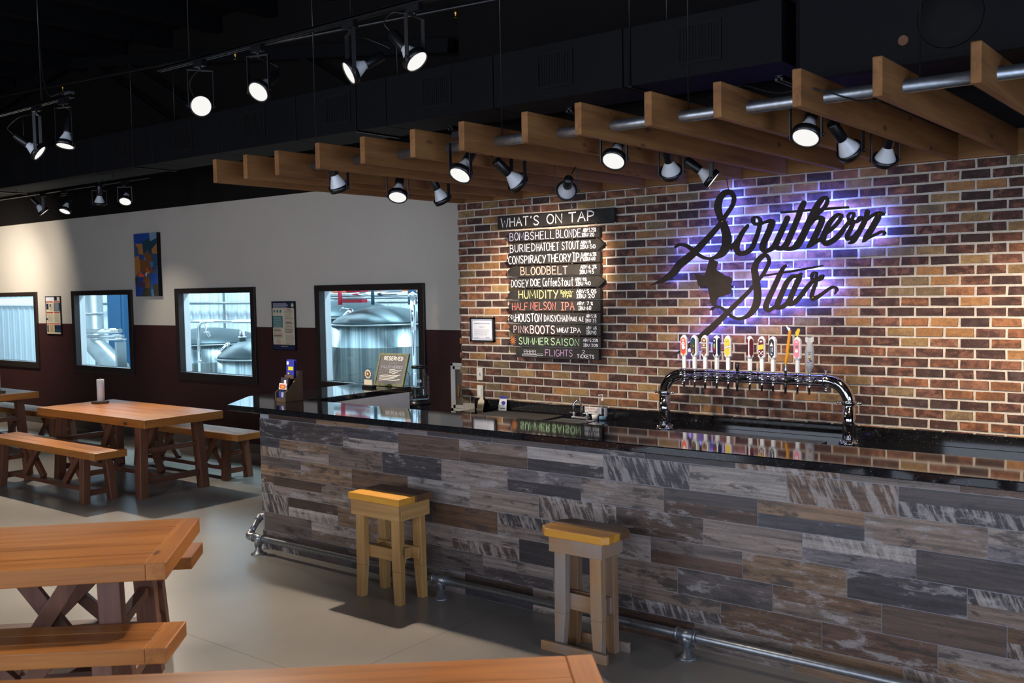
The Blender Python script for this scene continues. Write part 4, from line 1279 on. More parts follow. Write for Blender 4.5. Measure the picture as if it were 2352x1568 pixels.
def letter(mb, text, o, ux, uz, width, height, stroke, jit=0.02, mi=0):
    """write text from o; ux, uz = unit vectors along and up; fits width and cap height"""
    o, ux, uz = Vector(o), Vector(ux), Vector(uz)
    nrm = ux.cross(uz)
    adv = [NARROW.get(c, 1.0) for c in text]
    gap = 0.24
    tot = sum(adv) + gap * (len(text) - 1)
    k = width / tot
    x = 0.0
    for c, a in zip(text, adv):
        dy = random.uniform(-jit, jit) * 1.4
        for st in GL.get(c, []):
            pts = [o + ux * ((x + px * a + random.uniform(-jit, jit) * .5) * k) + uz * ((py + dy + random.uniform(-jit, jit) * .5) * height) for px, py in st]
            mb.ribbon(pts, stroke, nrm, mi)
        x += a + gap
    return mb


# ------------------------------------------------------------------ menu boards hanging on the bricks
random.seed(21)
BF = 6.622           # face of the boards
X_AXIS, Z_AXIS = (1, 0, 0), (0, 0, 1)


def c6x(px):         # horizontal place on the board faces read off the lettering
    u = 1040 + px / 3.919
    d = CAM_FWD + x_ * ((u - 1176) / 2264.1)
    return BF * d.x / d.y


BG = 'hand-lettered boards of the hanging menu'
BOARDS = [  # shape, label, [(text, x0 px, x1 px, low, height (share of board), colour, stroke)]
    ('header', 'wide black header board on top of the hanging menu, large white capitals', [("WHAT'S", 455, 795, .14, .68, 'chalk_white', .0085), ('ON', 865, 1003, .16, .68, 'chalk_white', .0085), ('TAP', 1060, 1292, .18, .70, 'chalk_white', .0095)]),
    ('L', 'first arrow board below the header, lilac chalk lettering in two words', [('BOMBSHELL', 530, 930, .12, .72, 'chalk_lilac', .0055), ('BLONDE', 945, 1168, .14, .74, 'chalk_lilac', .0055), ('ABV:5.25%', 1188, 1302, .55, .34, 'chalk_white', .005), ('!BU:20', 1175, 1286, .14, .30, 'chalk_white', .005)]),
    ('R', 'second arrow board below the header, pointing right, white chalk', [('BURIED', 530, 758, .12, .72, 'chalk_white', .0055), ('HATCHET', 770, 968, .12, .74, 'chalk_white', .0055), ('STOUT', 995, 1150, .16, .70, 'chalk_white', .0055), ('ABV:9', 1165, 1255, .56, .30, 'chalk_white', .005), ('!BU:50', 1160, 1296, .16, .32, 'chalk_white', .005)]),
    ('L', 'third arrow board below the header, bold white lettering, brightest lit', [('CONSPIRACY', 515, 850, .14, .72, 'chalk_white', .0065), ('THEORY', 865, 1075, .16, .72, 'chalk_white', .0065), ('!PA', 1090, 1190, .14, .78, 'chalk_white', .0065), ('ABV:6.5%', 1188, 1302, .58, .30, 'chalk_white', .005), ('!BU:60', 1194, 1292, .18, .30, 'chalk_white', .005)]),
    ('L', 'fourth arrow board below the header, one salmon chalk word', [('BLOODBELT', 622, 1042, .12, .74, 'chalk_salmon', .0065), ('ABV:6.3%', 1160, 1302, .56, .32, 'chalk_white', .005), ('!BU:45', 1150, 1280, .10, .34, 'chalk_white', .005)]),
    ('R', 'fifth arrow board below the header, pointing right, part in lower-case', [('DOSEY', 535, 690, .12, .68, 'chalk_white', .0055), ('DOE', 710, 800, .16, .66, 'chalk_white', .0055), ('Coffee', 820, 948, .14, .76, 'chalk_white', .0055), ('Stout', 955, 1095, .14, .78, 'chalk_white', .0055), ('ABV:9%', 1110, 1212, .56, .30, 'chalk_white', .0045), ('!BU:40', 1115, 1248, .16, .32, 'chalk_white', .005)]),
    ('L', 'sixth arrow board below the header, yellow chalk lettering', [('HUMIDITY', 600, 955, .12, .76, 'chalk_yellow', .0065), ('Kolsch-', 980, 1095, .52, .36, 'chalk_yellow', .004), ('Style', 995, 1078, .22, .30, 'chalk_yellow', .004), ('ABV:5.05', 1120, 1300, .56, .32, 'chalk_white', .006), ('!BU:20', 1120, 1282, .12, .34, 'chalk_white', .006)]),
    ('L', 'seventh arrow board below the header, coral chalk lettering', [('HALF', 540, 682, .12, .70, 'chalk_coral', .0055), ('NELSON', 705, 932, .16, .72, 'chalk_coral', .0055), ('!PA', 980, 1098, .14, .72, 'chalk_coral', .006), ('ABV: 7 %', 1125, 1265, .58, .30, 'chalk_white', .0045), ('!BU:60', 1135, 1250, .14, .32, 'chalk_white', .0045)]),
    ('L', 'eighth arrow board below the header, small chalk flowers at its tip', [('HOUSTON', 570, 806, .12, .76, 'chalk_white', .0075), ('DAISYCHAIN', 825, 1056, .16, .62, 'chalk_white', .005), ('PALE ALE', 1065, 1182, .22, .40, 'chalk_white', .004), ('ABV:5.5%', 1205, 1296, .56, .28, 'chalk_white', .0035), ('!BU:35', 1196, 1296, .12, .30, 'chalk_white', .0035)]),
    ('L', 'ninth arrow board below the header, pink chalk with a female symbol in a letter', [('PINK', 550, 686, .16, .68, 'chalk_pink', .005), ('BOOTS', 698, 922, .14, .74, 'chalk_pink', .0075), ('WHEAT', 940, 1046, .28, .42, 'chalk_white', .005), ('!PA', 1060, 1152, .26, .46, 'chalk_white', .005), ('ABV: 6%', 1205, 1296, .58, .28, 'chalk_white', .0035), ('!BU:40', 1205, 1292, .14, .34, 'chalk_white', .0035)]),
    ('L', 'tenth arrow board below the header, pale green chalk with an orange sun', [('SUMMER', 595, 862, .18, .66, 'chalk_green', .0065), ('SAISON', 882, 1138, .16, .66, 'chalk_green', .0065), ('ABV:5.25%', 1175, 1306, .58, .26, 'chalk_white', .004), ('!BU:20%', 1175, 1306, .12, .26, 'chalk_white', .004)]),
    ('F', 'lowest square-ended menu board with a drawn tasting paddle and mauve chalk', [('FLIGHTS', 830, 1078, .26, .62, 'chalk_mauve', .0055), ('2', 1165, 1190, .56, .34, 'chalk_white', .0035), ('TiCKETS', 1118, 1272, .16, .32, 'chalk_white', .004)]),
]
for k, (shape, label, texts) in enumerate(BOARDS):
    if k == 0:
        z0, z1 = 2.385, 2.497
        pts = [(-5.325, z0), (-4.150, z0), (-4.150, z1), (-5.325, z1)]
    else:
        z1 = 2.3575 - 0.0981 * (k - 1)
        z0 = z1 - 0.0865
        zm = (z0 + z1) / 2
        if shape == 'L': pts = [(-5.175, z0), (-4.29, z0), (-4.29, z1), (-5.175, z1), (-5.233, zm)]
        elif shape == 'R': pts = [(-5.185, z0), (-4.30, z0), (-4.245, zm), (-4.30, z1), (-5.185, z1)]
        else: pts = [(-5.15, z0), (-4.31, z0), (-4.31, z1), (-5.15, z1)]
    t = thing('menu_board', label, 'menu board', (pts[0][0] * .5 + pts[1][0] * .5, BF + 0.02, z0), 0, BG)
    MB().prism([(x, BF, z) for x, z in pts], (0, 0.038, 0)).build('board', M['board'], t, 0.003, world=True)
    cols = ['chalk_white']
    lt = MB()
    for n_, (txt, a, b, lo, hh, col, stw) in enumerate(texts):
        x0, x1 = c6x(a), c6x(b)
        wd_ = MB()
        letter(wd_, txt, (x0, BF - 0.0009, z0 + lo * (z1 - z0)), X_AXIS, Z_AXIS, x1 - x0, hh * (z1 - z0), stw * 1.15, 0.03)
        wd_.build('lettering', M[col], t, world=True)
    H_ = z1 - z0

    def sk(mb, pts_, w, mi):
        mb.ribbon([(x, BF - 0.0012, z) for x, z in pts_], w, (0, -1, 0), mi)
    if k == 8:
        for (fx, fz, fr) in ((540, .56, .022), (562, .22, .012)):
            cx, cz = c6x(fx), z0 + fz * H_
            for q in range(6):
                a = q * PI / 3
                sk(lt, [(cx + fr * .35 * math.cos(a), cz + fr * .35 * math.sin(a)), (cx + fr * math.cos(a), cz + fr * math.sin(a))], .006, 0)
    if k == 9:
        cx = c6x(766)
        sk(lt, [(cx, z0 + .20 * H_), (cx, z0 + .02 * H_)], .005, 0)
        sk(lt, [(cx - .014, z0 + .11 * H_), (cx + .014, z0 + .11 * H_)], .005, 0)
    if k == 10:
        cols.append('chalk_orange')
        cx, cz = c6x(542), z0 + .52 * H_
        for q in range(12):
            a = q * PI / 6
            sk(lt, [(cx + .006 * math.cos(a), cz + .006 * math.sin(a)), (cx + .034 * math.cos(a), cz + .04 * math.sin(a))], .0055, len(cols) - 1)
    if k == 11:
        a, b = c6x(622), c6x(812)
        zz = lambda f: z0 + f * H_
        L_ = b - a
        sk(lt, [(a, zz(.34)), (a + .68 * L_, zz(.34)), (a + .72 * L_, zz(.40)), (b, zz(.42)), (b, zz(.28)), (a + .72 * L_, zz(.26)), (a + .68 * L_, zz(.18)), (a + .02 * L_, zz(.18)), (a, zz(.34))], .0032, 0)
        for q in range(4):
            gx = a + (.10 + .15 * q) * L_
            sk(lt, [(gx, zz(.40)), (gx - .003, zz(.76)), (gx + .024, zz(.76)), (gx + .021, zz(.40)), (gx, zz(.40))], .003, 0)
            sk(lt, [(gx, zz(.62)), (gx + .021, zz(.62))], .003, 0)
    if lt.v: lt.build('chalk_drawing', [M[c] for c in cols], t, world=True)
    hk = MB()
    for hx in (-4.975, -4.565):
        if k == 0:
            for q in range(8):
                zc = z1 + 0.008 + q * 0.0165
                hk.tube([(hx + 0.005 * math.cos(v) * (1 if q % 2 else .4), BF + 0.018 + 0.005 * math.cos(v) * (.4 if q % 2 else 1), zc + 0.010 * math.sin(v)) for v in [2 * PI * i / 8 for i in range(8)]], 0.0016, 5, closed=True)
        else:
            hk.tube([(hx + 0.005 * math.cos(v), BF + 0.016, z1 + 0.0055 + 0.0050 * math.sin(v)) for v in [2 * PI * i / 8 for i in range(8)]], 0.0017, 5, closed=True)
    hk.build('hook_chain', M['brass'] if k else M['steel'], t, world=True)


# ------------------------------------------------------------------ things on the walls
def rect(mb, x0, x1, z0, z1, y, mi=0):
    mb.quad((x0, y, z0), (x1, y, z0), (x1, y, z1), (x0, y, z1), mi)


def lines(mb, x0, x1, ztop, n, dz, y, w, mi, ragged=.25):
    for q in range(n):
        mb.ribbon([(x0, y, ztop - q * dz), (x1 - (x1 - x0) * random.uniform(0, ragged), y, ztop - q * dz)], w, (0, -1, 0), mi)


t = thing('framed_certificate', 'small black-framed blue-bordered certificate left of the menu boards', 'certificate', (-5.56, 6.67, 1.41))
f = MB()
x0, x1, z0, z1 = -5.697, -5.423, 1.412, 1.626
for q in ((x0, x1, z0, z0 + .014), (x0, x1, z1 - .014, z1), (x0, x0 + .014, z0, z1), (x1 - .014, x1, z0, z1)): f.box(q[0], q[1], 6.664, 6.688, q[2], q[3])
f.build('frame', M['black_satin'], t, world=True)
p = MB().box(x0 + .012, x1 - .012, 6.672, 6.684, z0 + .012, z1 - .012, 0)
for q in ((x0 + .022, x1 - .022, z0 + .022, z0 + .026), (x0 + .022, x1 - .022, z1 - .026, z1 - .022), (x0 + .022, x0 + .026, z0 + .022, z1 - .022), (x1 - .026, x1 - .022, z0 + .022, z1 - .022)):
    rect(p, q[0], q[1], q[2], q[3], 6.6712, 1)
letter(p, 'ENVIRONMENTAL HEALTH SERVICES', (x0 + .045, 6.6711, z1 - .058), X_AXIS, Z_AXIS, .18, .009, .0016, .01, 1)
letter(p, 'PERMIT', (x0 + .105, 6.6711, z1 - .088), X_AXIS, Z_AXIS, .062, .007, .0014, .01, 2)
lines(p, x0 + .045, x1 - .045, z1 - .108, 6, .0095, 6.6711, .0013, 2)
lines(p, x0 + .045, x0 + .10, z0 + .034, 1, .01, 6.6711, .002, 2)
lines(p, x1 - .10, x1 - .045, z0 + .036, 1, .01, 6.6711, .003, 2)
p.build('certificate_sheet', [M['paper'], M['ink_blue'], M['ink']], t, world=True)

for (zz, lab, kind_) in ((1.125, 'upper white switch plate on the bricks by the corner', 0), (0.968, 'lower white rocker plate on the bricks, just above the granite upstand', 1)):
    t = thing('switch_plate', lab, 'switch', (-5.605, 6.685, zz - .055), 0, 'switch plates on the bricks')
    MB().box(-5.640, -5.570, 6.676, 6.6905, zz - .056, zz + .056).build('plate', M['offwhite'], t, 0.003, world=True)
    if kind_: MB().box(-5.622, -5.588, 6.672, 6.677, zz - .034, zz + .034).build('rocker', M['white'], t, 0.002, world=True)
    else: MB().box(-5.611, -5.599, 6.664, 6.677, zz - .010, zz + .012).build('toggle', M['white'], t, 0.002, world=True)

# painting of angular colour fields on the white wall (plain generic composition)
t = thing('canvas_painting', 'tall narrow canvas of angular blue and orange colour fields on the white wall', 'painting', (-11.48, BACK_Y - 0.02, 1.855))
PX0, PX1, PZ0, PZ1, PY = -11.76, -11.235, 1.855, 2.662, BACK_Y - 0.055
MB().box(PX0, PX1 + 0.0, PY, BACK_Y - 0.001, PZ0, PZ1).build('stretched_canvas', M['black'], t, world=True)
PC = ['cobalt', 'dark_teal', 'paleblue', 'ochre', 'umber', 'slate', 'orange', 'skyblue', 'plum', 'moss', 'navy', 'cream']
pp = MB()


def pa(mi, k, pts):   # points in the zoomed photograph of the canvas
    q = []
    for (x, y) in pts:
        f_x = (x - (140 + (y - 180) * 0.041)) / (474 - (y - 180) * 0.005)
        f_z = (y - (180 - f_x * 48)) / (1306 + f_x * 34)
        q.append((PX0 + min(max(f_x, 0), 1) * (PX1 - PX0), PY - 0.0006 - 0.0003 * k, PZ1 - min(max(f_z, 0), 1) * (PZ1 - PZ0)))
    pp.poly(q, mi)


pa(5, 0, [(140, 180), (612, 130), (660, 1475), (190, 1488)])
pa(0, 1, [(140, 180), (455, 145), (465, 260), (330, 320), (320, 380), (150, 378)])
pa(2, 2, [(458, 145), (612, 132), (612, 245), (490, 325)])
pa(1, 1, [(330, 320), (465, 262), (492, 326), (614, 262), (618, 365), (520, 480), (515, 585), (440, 500), (350, 590)])
pa(3, 2, [(170, 380), (322, 382), (348, 610), (245, 585), (238, 480)])
pa(3, 3, [(618, 365), (628, 582), (530, 578), (515, 490)])
pa(3, 1, [(162, 662), (255, 628), (285, 860), (280, 960), (178, 1080)])
pa(4, 4, [(355, 610), (435, 510), (450, 585), (520, 625), (528, 745), (470, 755), (490, 830), (550, 970), (540, 985), (480, 945), (440, 965), (385, 1005), (330, 945), (292, 940), (280, 720), (360, 690)])
pa(0, 5, [(262, 622), (352, 618), (355, 680), (280, 712)])
pa(7, 6, [(360, 665), (395, 662), (392, 725), (362, 720)])
pa(7, 5, [(470, 758), (545, 750), (550, 850), (510, 885)])
pa(8, 5, [(520, 900), (590, 838), (606, 880), (560, 915)])
pa(6, 5, [(300, 950), (325, 1010), (372, 1020), (360, 1075), (232, 1070)])
pa(6, 6, [(400, 900), (425, 880), (445, 940), (490, 960), (460, 1022), (430, 950)])
pa(11, 7, [(388, 1000), (440, 962), (412, 1080), (395, 1045)])
pa(0, 4, [(250, 1080), (365, 1075), (330, 1180), (250, 1165)])
pa(4, 5, [(375, 1030), (395, 1080), (465, 1090), (480, 1295), (380, 1305), (395, 1225), (372, 1180), (330, 1175)])
pa(8, 3, [(245, 1185), (370, 1180), (385, 1290), (245, 1290)])
pa(9, 2, [(180, 1085), (245, 1080), (240, 1190), (185, 1225)])
pa(0, 2, [(186, 1230), (245, 1200), (250, 1290), (350, 1295), (310, 1482), (192, 1486)])
pa(9, 3, [(352, 1300), (490, 1300), (515, 1476), (320, 1482)])
pa(0, 3, [(500, 1000), (640, 1000), (650, 1210), (545, 1240), (500, 1100)])
pa(9, 4, [(545, 1245), (650, 1205), (658, 1472), (575, 1474)])
pa(7, 4, [(505, 1340), (545, 1315), (572, 1474), (522, 1476)])
pp.build('painted_fields', [M[c] for c in PC], t, world=True)

# two safety posters
random.seed(8)
t = thing('poster', 'long narrow framed poster with red bars left of the second window', 'poster', (-14.0, BACK_Y - 0.01, 1.33), 0, 'framed information posters')
x0, x1, z0, z1 = -14.205, -13.80, 1.335, 1.866
y = BACK_Y - 0.016
f = MB()
for q in ((x0, x1, z0 - .012, z0), (x0, x1, z1, z1 + .012), (x0 - .012, x0, z0 - .012, z1 + .012), (x1, x1 + .014, z0 - .012, z1 + .012)): f.box(q[0], q[1], y - .004, BACK_Y - .001, q[2], q[3])
f.build('frame', M['black_satin'], t, world=True)
p = MB().box(x0, x1, y, BACK_Y - .002, z0, z1, 0)
X = lambda v: x0 + (x1 - x0) * v
Z = lambda v: z1 - (z1 - z0) * v
for (a, b, c, d, mi) in ((.0, .58, 0.0, .11, 1), (.6, .8, .0, .1, 2), (0, .48, .12, .145, 3), (.56, .96, .12, .145, 3), (.02, .18, .18, .34, 2), (.26, .34, .19, .27, 2), (.56, .99, .16, .39, 4), (.02, .48, .41, .44, 3),
                         (.56, .96, .41, .44, 3), (.0, .12, .58, .63, 4), (0, .96, .72, .745, 3), (.02, .14, .76, .96, 5), (.18, .48, .76, .96, 6), (.54, .99, .76, .88, 2), (.54, .99, .88, .96, 4)):
    rect(p, X(a), X(b), Z(d), Z(c), y - .0006, mi)
lines(p, X(.24), X(.5), Z(.20), 8, .012, y - .0012, .003, 5)
lines(p, X(.60), X(.95), Z(.18), 9, .0125, y - .0012, .003, 1)
lines(p, X(.05), X(.48), Z(.47), 9, .0135, y - .0012, .003, 5)
lines(p, X(.57), X(.95), Z(.47), 10, .0125, y - .0012, .003, 5)
p.build('printed_sheet', [M['cream'], M['paper'], M['navy'], M['red'], M['dark_teal'], M['slate'], M['tan']], t, world=True)

t = thing('poster', 'framed poster with teal block and navy bands between the two large windows', 'poster', (-8.84, BACK_Y - 0.01, 1.23), 0, 'framed information posters')
x0, x1, z0, z1 = -9.035, -8.655, 1.235, 1.765
f = MB()
for q in ((x0, x1, z0 - .010, z0), (x0, x1, z1, z1 + .010), (x0 - .010, x0, z0 - .010, z1 + .010), (x1, x1 + .012, z0 - .010, z1 + .010)): f.box(q[0], q[1], y - .004, BACK_Y - .001, q[2], q[3])
f.build('frame', M['black_satin'], t, world=True)
p = MB().box(x0, x1, y, BACK_Y - .002, z0, z1, 0)
for (a, b, c, d, mi) in ((0, 1, 0, .125, 1), (0, 1, .90, 1, 1), (.0, .46, .29, .54, 2), (.05, .12, .16, .22, 2), (.19, .27, .16, .22, 2), (.33, .41, .16, .22, 2)): rect(p, X(a), X(b), Z(d), Z(c), y - .0006, mi)
for q in range(3): p.ribbon([(X(.05 + .14 * q), y - .0012, Z(.27)), (X(.08 + .14 * q), y - .0012, Z(.225)), (X(.12 + .14 * q), y - .0012, Z(.27))], .003, (0, -1, 0), 4)
p.lathe([(.03, 0), (.0, .0004)], (X(.9), y - .0006, Z(.06)), (0, -1, 0), 14, 0)
lines(p, X(.03), X(.75), Z(.025), 5, .0115, y - .0012, .006, 5, .15)
lines(p, X(.04), X(.44), Z(.32), 10, .0125, y - .0012, .003, 0, .1)
lines(p, X(.03), X(.46), Z(.57), 2, .014, y - .0012, .006, 4)
lines(p, X(.04), X(.46), Z(.63), 4, .013, y - .0012, .003, 3)
lines(p, X(.03), X(.46), Z(.71), 2, .014, y - .0012, .006, 4)
lines(p, X(.15), X(.38), Z(.78), 6, .014, y - .0012, .003, 3)
lines(p, X(.55), X(.96), Z(.17), 12, .0135, y - .0012, .003, 4, .35)
lines(p, X(.66), X(.88), Z(.155), 1, .01, y - .0012, .006, 3)
lines(p, X(.62), X(.9), Z(.43), 1, .01, y - .0012, .006, 3)
lines(p, X(.56), X(.94), Z(.46), 5, .013, y - .0012, .003, 4)
lines(p, X(.56), X(.94), Z(.585), 3, .014, y - .0012, .006, 4)
lines(p, X(.58), X(.97), Z(.69), 12, .0105, y - .0012, .0022, 4)
lines(p, X(.36), X(.66), Z(.935), 1, .01, y - .0012, .006, 0)
p.build('printed_sheet', [M['cream'], M['navy'], M['teal'], M['red'], M['ink'], M['silver']], t, world=True)

t = thing('white_framed_panel', 'white-framed grey panel on the maroon wall, half hidden by the brick corner', 'panel', (-6.0, BACK_Y - 0.01, 0.70))
f = MB()
for (a, b, c, d, e_) in ((-6.352, -5.72, .70, 1.168, .020), (-6.318, -5.75, .732, 1.136, .028)):
    w_ = .030
    for q in ((a, b, c, c + w_), (a, b, d - w_, d), (a, a + w_, c, d), (b - w_, b, c, d)): f.box(q[0], q[1], BACK_Y - e_, BACK_Y - .001, q[2], q[3])
f.build('frame', M['white'], t, 0.002, world=True)
MB().box(-6.29, -5.78, BACK_Y - .008, BACK_Y - .001, .76, 1.108).build('panel', M['grayboard'], t, world=True)
MB().tube([(-6.255, BACK_Y - .014, .835), (-6.25, BACK_Y - .014, .955)], .006, 8).build('pencil', M['amber'], t, world=True)
MB().box(-6.345, -6.30, BACK_Y - .03, BACK_Y - .001, .682, .697).build('ledge', M['white'], t, world=True)

# ------------------------------------------------------------------ beer tower with taps
TWY = 6.45
tw = thing('beer_tower', 'polished pipe beer tower arching over the back counter with a row of taps', 'beer tower', (-2.93, TWY, 0.8155))
TLX, TRX, TZ = -3.62, -2.243, 1.226
R_ = 0.042
path = [(TLX, TWY, 1.09)]
for q in range(0, 10):
    a = PI - q / 9 * PI / 2
    path.append((TLX + .145 + .145 * math.cos(a), TWY, TZ - .145 + .145 * math.sin(a)))
for q in range(0, 10):
    a = PI / 2 - q / 9 * PI / 2
    path.append((TRX - .145 + .145 * math.cos(a), TWY, TZ - .145 + .145 * math.sin(a)))
path.append((TRX, TWY, 1.09))
MB().tube(path, R_, 24, caps=False).build('arch', M['chrome'], tw, world=True)
for px in (TLX, TRX):
    MB().lathe([(R_, 0.8155), (R_, 1.095)], (px, TWY, 0), seg=24).build('post', M['chrome'], tw, world=True)
    MB().lathe([(.066, .8155), (.066, .823), (.05, .827), (.046, .838), (R_, .84)], (px, TWY, 0), seg=24).build('base_flange', M['chrome'], tw, world=True)
    b = MB()
    for q in range(4):
        a = PI / 4 + q * PI / 2
        b.lathe([(.006, .823), (.006, .842), (0, .844)], (px + .056 * math.cos(a), TWY + .056 * math.sin(a), 0), seg=8)
    b.build('base_bolt', M['chrome'], tw, world=True)
    c = MB().lathe([(R_, 1.076), (.049, 1.078), (.049, 1.098), (R_, 1.10)], (px, TWY, 0), seg=24)
    for sx in (-1, 1):
        c.tube([(px + sx * .045, TWY, 1.087), (px + sx * .072, TWY, 1.087)], .008, 10)
        c.ball((px + sx * .074, TWY, 1.087), .011, 10, 6)
    c.build('clamp_collar', M['chrome'], tw, world=True)
for px in (TLX + .155, TRX - .155):
    c = MB().lathe([(R_, -.012), (.049, -.010), (.049, .010), (R_, .012)], (px, TWY, TZ), (1, 0, 0), 24)
    for s_ in (-1, 1):
        c.tube([(px, TWY, TZ + s_ * .045), (px, TWY, TZ + s_ * .062)], .008, 10)
        c.ball((px, TWY, TZ + s_ * .066), .013, 10, 6)
    c.build('clamp_collar', M['chrome'], tw, world=True)
TAPS = [-3.395, -3.312, -3.229, -3.139, -3.052, -2.984, -2.890, -2.802, -2.722, -2.633, -2.550, -2.468]
for k, fx in enumerate(TAPS):
    y0 = TWY - R_
    f = MB()
    f.lathe([(.018, 0), (.018, .006), (.013, .008), (.013, .022), (.019, .024), (.021, .030), (.019, .036), (.014, .038), (.013, .055), (.016, .058), (.016, .075), (.010, .080), (0, .081)], (fx, y0 + .002, TZ), (0, -1, 0), 14)
    f.tube([(fx, y0 - .062, TZ - .004), (fx, y0 - .068, TZ - .03), (fx, y0 - .072, TZ - .088)], [.010, .009, .0075], 10)
    f.lathe([(.009, 0), (.010, .010), (.007, .016), (.007, .028), (.009, .030), (.009, .040), (.006, .044)], (fx, y0 - .066, TZ + .010), (0, 0, 1), 12)
    f.build('faucet', M['black_satin'] if k in (5, 9) else M['chrome'], tw, world=True)
tb_ = MB().lathe([(.010, 0), (.011, .02), (.014, .035), (.010, .052), (0, .056)], (TAPS[5], TWY - R_ - .066, TZ + .052), (0, 0, 1), 12)
tb_.build('bare_lever', M['black_satin'], tw, world=True)

HG = 'tap handles on the beer tower'
HY = TWY - R_ - .066
HZ0 = TZ + .0545


def handle(k, label, face, side, deco, rot=0.0, topper=False):
    fx = TAPS[k]
    t = thing('tap_handle', label, 'tap handle', (fx, HY, HZ0), rot, HG)
    H, w, d = 0.25, .024, .020
    b = MB()
    # round-cornered neck, then a faceted paddle
    lv = [(0, .0115, .0115), (.004, .013, .013), (.085, .0135, .0135), (.100, w, d), (.216, w, d), (.236, .014, .012), (.243, .003, .003)]
    n0 = len(b.v)
    for (z, ww, dd) in lv:
        c = min(ww, dd) * .35
        for (px, py) in ((-ww + c, -dd), (ww - c, -dd), (ww, -dd + c), (ww, dd - c), (ww - c, dd), (-ww + c, dd), (-ww, dd - c), (-ww, -dd + c)):
            b.v.append(Vector((px, py, z)))
    for i in range(len(lv) - 1):
        for j in range(8): b.face((n0 + 8 * i + j, n0 + 8 * i + (j + 1) % 8, n0 + 8 * i + 8 + (j + 1) % 8, n0 + 8 * i + 8 + j))
    b.face([n0 + j for j in range(8)][::-1]); b.face([n0 + 8 * (len(lv) - 1) + j for j in range(8)])
    b.build('grip', M['white'], t)
    out = [(0, .096), (.0175, .116), (.0175, .208), (.011, .222), (0, .226), (-.011, .222), (-.0175, .208), (-.0175, .116)]
    mats = [M[face]] + [M[c] for c, _ in deco]
    p = MB().prism([(x, -d - .0012, z) for x, z in out], (0, .0012, 0))
    for q, (c, shp) in enumerate(deco):
        p.prism([(x, -d - .0019, z) for x, z in shp], (0, .0006, 0), q + 1)
    p.build('face_label', mats, t)
    if side:
        sp_ = MB().prism([(w + .0012, y * .8, z) for y, z in out], (-.0012, 0, 0))
        sp_.build('side_label', [M[side]], t)
    if topper:
        MB().prism([(-.004, -.004, .243), (.004, -.004, .243), (.018, -.004, .285), (.014, -.004, .297), (.002, -.004, .297), (-.016, -.004, .268)], (0, .008, 0)).build('topper', M['yellow'], t)
    return t


def rc(x0, x1, z0, z1, sl=0.0): return [(x0, z0), (x1, z0 + sl), (x1, z1 + sl), (x0, z1)]


def blob(cx, cz, rx, rz, n=12): return [(cx + rx * math.cos(2 * PI * i / n), cz + rz * math.sin(2 * PI * i / n)) for i in range(n)]


handle(0, 'leftmost tap handle, orange-red label with white rounded lettering', 'tag_red', None, [('white', blob(-.001, .178, .012, .017)), ('tag_red', blob(-.001, .180, .004, .006)), ('white', blob(.001, .152, .012, .014)), ('ink', rc(-.014, .015, .132, .137, .003)), ('white', blob(0, .206, .010, .006))], .15)
handle(1, 'second tap handle from the left, dark olive picture label with blue top', 'dark_teal', None, [('moss', rc(-.017, .017, .120, .185)), ('lime_label', blob(.004, .165, .006, .008)), ('ochre', blob(-.002, .128, .011, .016)), ('cobalt', blob(-.008, .155, .005, .006))], -.1)
handle(2, 'third tap handle from the left, brown and white photo-like label', 'brown_label', None, [('white', rc(-.017, .017, .185, .190)), ('white', rc(-.017, .017, .152, .157)), ('cream', blob(0, .172, .009, .008)), ('cream', blob(.002, .207, .009, .007)), ('navy', blob(0, .128, .006, .007))], .0)
handle(3, 'fourth tap handle from the left, navy label with round badges, turned a little', 'navy', 'navy', [('lime_label', rc(-.009, .009, .155, .186)), ('red', blob(0, .146, .012, .010)), ('cream', blob(0, .147, .007, .006)), ('white', blob(0, .206, .009, .007)), ('red', blob(0, .125, .006, .006))], -.45)
handle(4, 'fifth tap handle from the left, plain mustard yellow label with slanted dark bar', 'yellow', None, [('white', rc(-.017, .017, .155, .165, .008)), ('ink', rc(-.017, .017, .153, .156, .008)), ('ink', rc(-.017, .017, .165, .168, .008)), ('moss', rc(-.010, .012, .202, .204, .002))], .1)
handle(6, 'maroon two-sided tap handle just right of the bare black tap', 'maroon_label', 'maroon_label', [('white', blob(0, .190, .009, .008)), ('ink', rc(-.006, .006, .122, .178)), ('cream', rc(-.003, .003, .128, .172))], -.75)
handle(7, 'maroon and yellow tap handle with white crossed hatchets', 'maroon_label', None, [('yellow', rc(-.017, .017, .150, .182, .006)), ('white', [(-.012, .116), (-.009, .114), (.012, .136), (.010, .139)]), ('white', [(.012, .116), (.009, .114), (-.012, .136), (-.010, .139)]), ('white', blob(-.010, .138, .005, .004)), ('white', blob(.010, .138, .005, .004)), ('white', blob(0, .207, .010, .006))], .1)
handle(8, 'black label tap handle with a white triangle, left of the wooden handle', 'ink', None, [('white', [(-.014, .176), (.014, .176), (0, .203)]), ('skyblue', rc(-.011, -.005, .122, .168)), ('white', rc(.002, .008, .136, .168)), ('white', blob(0, .121, .006, .005))], -.1)
handle(10, 'pink tap handle with round dark emblem and a yellow topper', 'pink', None, [('ink', blob(.003, .176, .009, .010)), ('white', blob(.003, .176, .005, .006)), ('white', blob(0, .148, .011, .012)), ('white', blob(0, .208, .009, .005))], .05, True)
t = thing('tap_handle', 'slim bent amber wooden tap handle with a small metal head', 'tap handle', (TAPS[9], HY, HZ0), 0.0, HG)
MB().lathe([(.008, 0), (.012, .006), (.013, .02), (.009, .032), (.009, .05), (.007, .055)], (0, 0, 0), seg=12).build('ferrule', M['steel'], t)
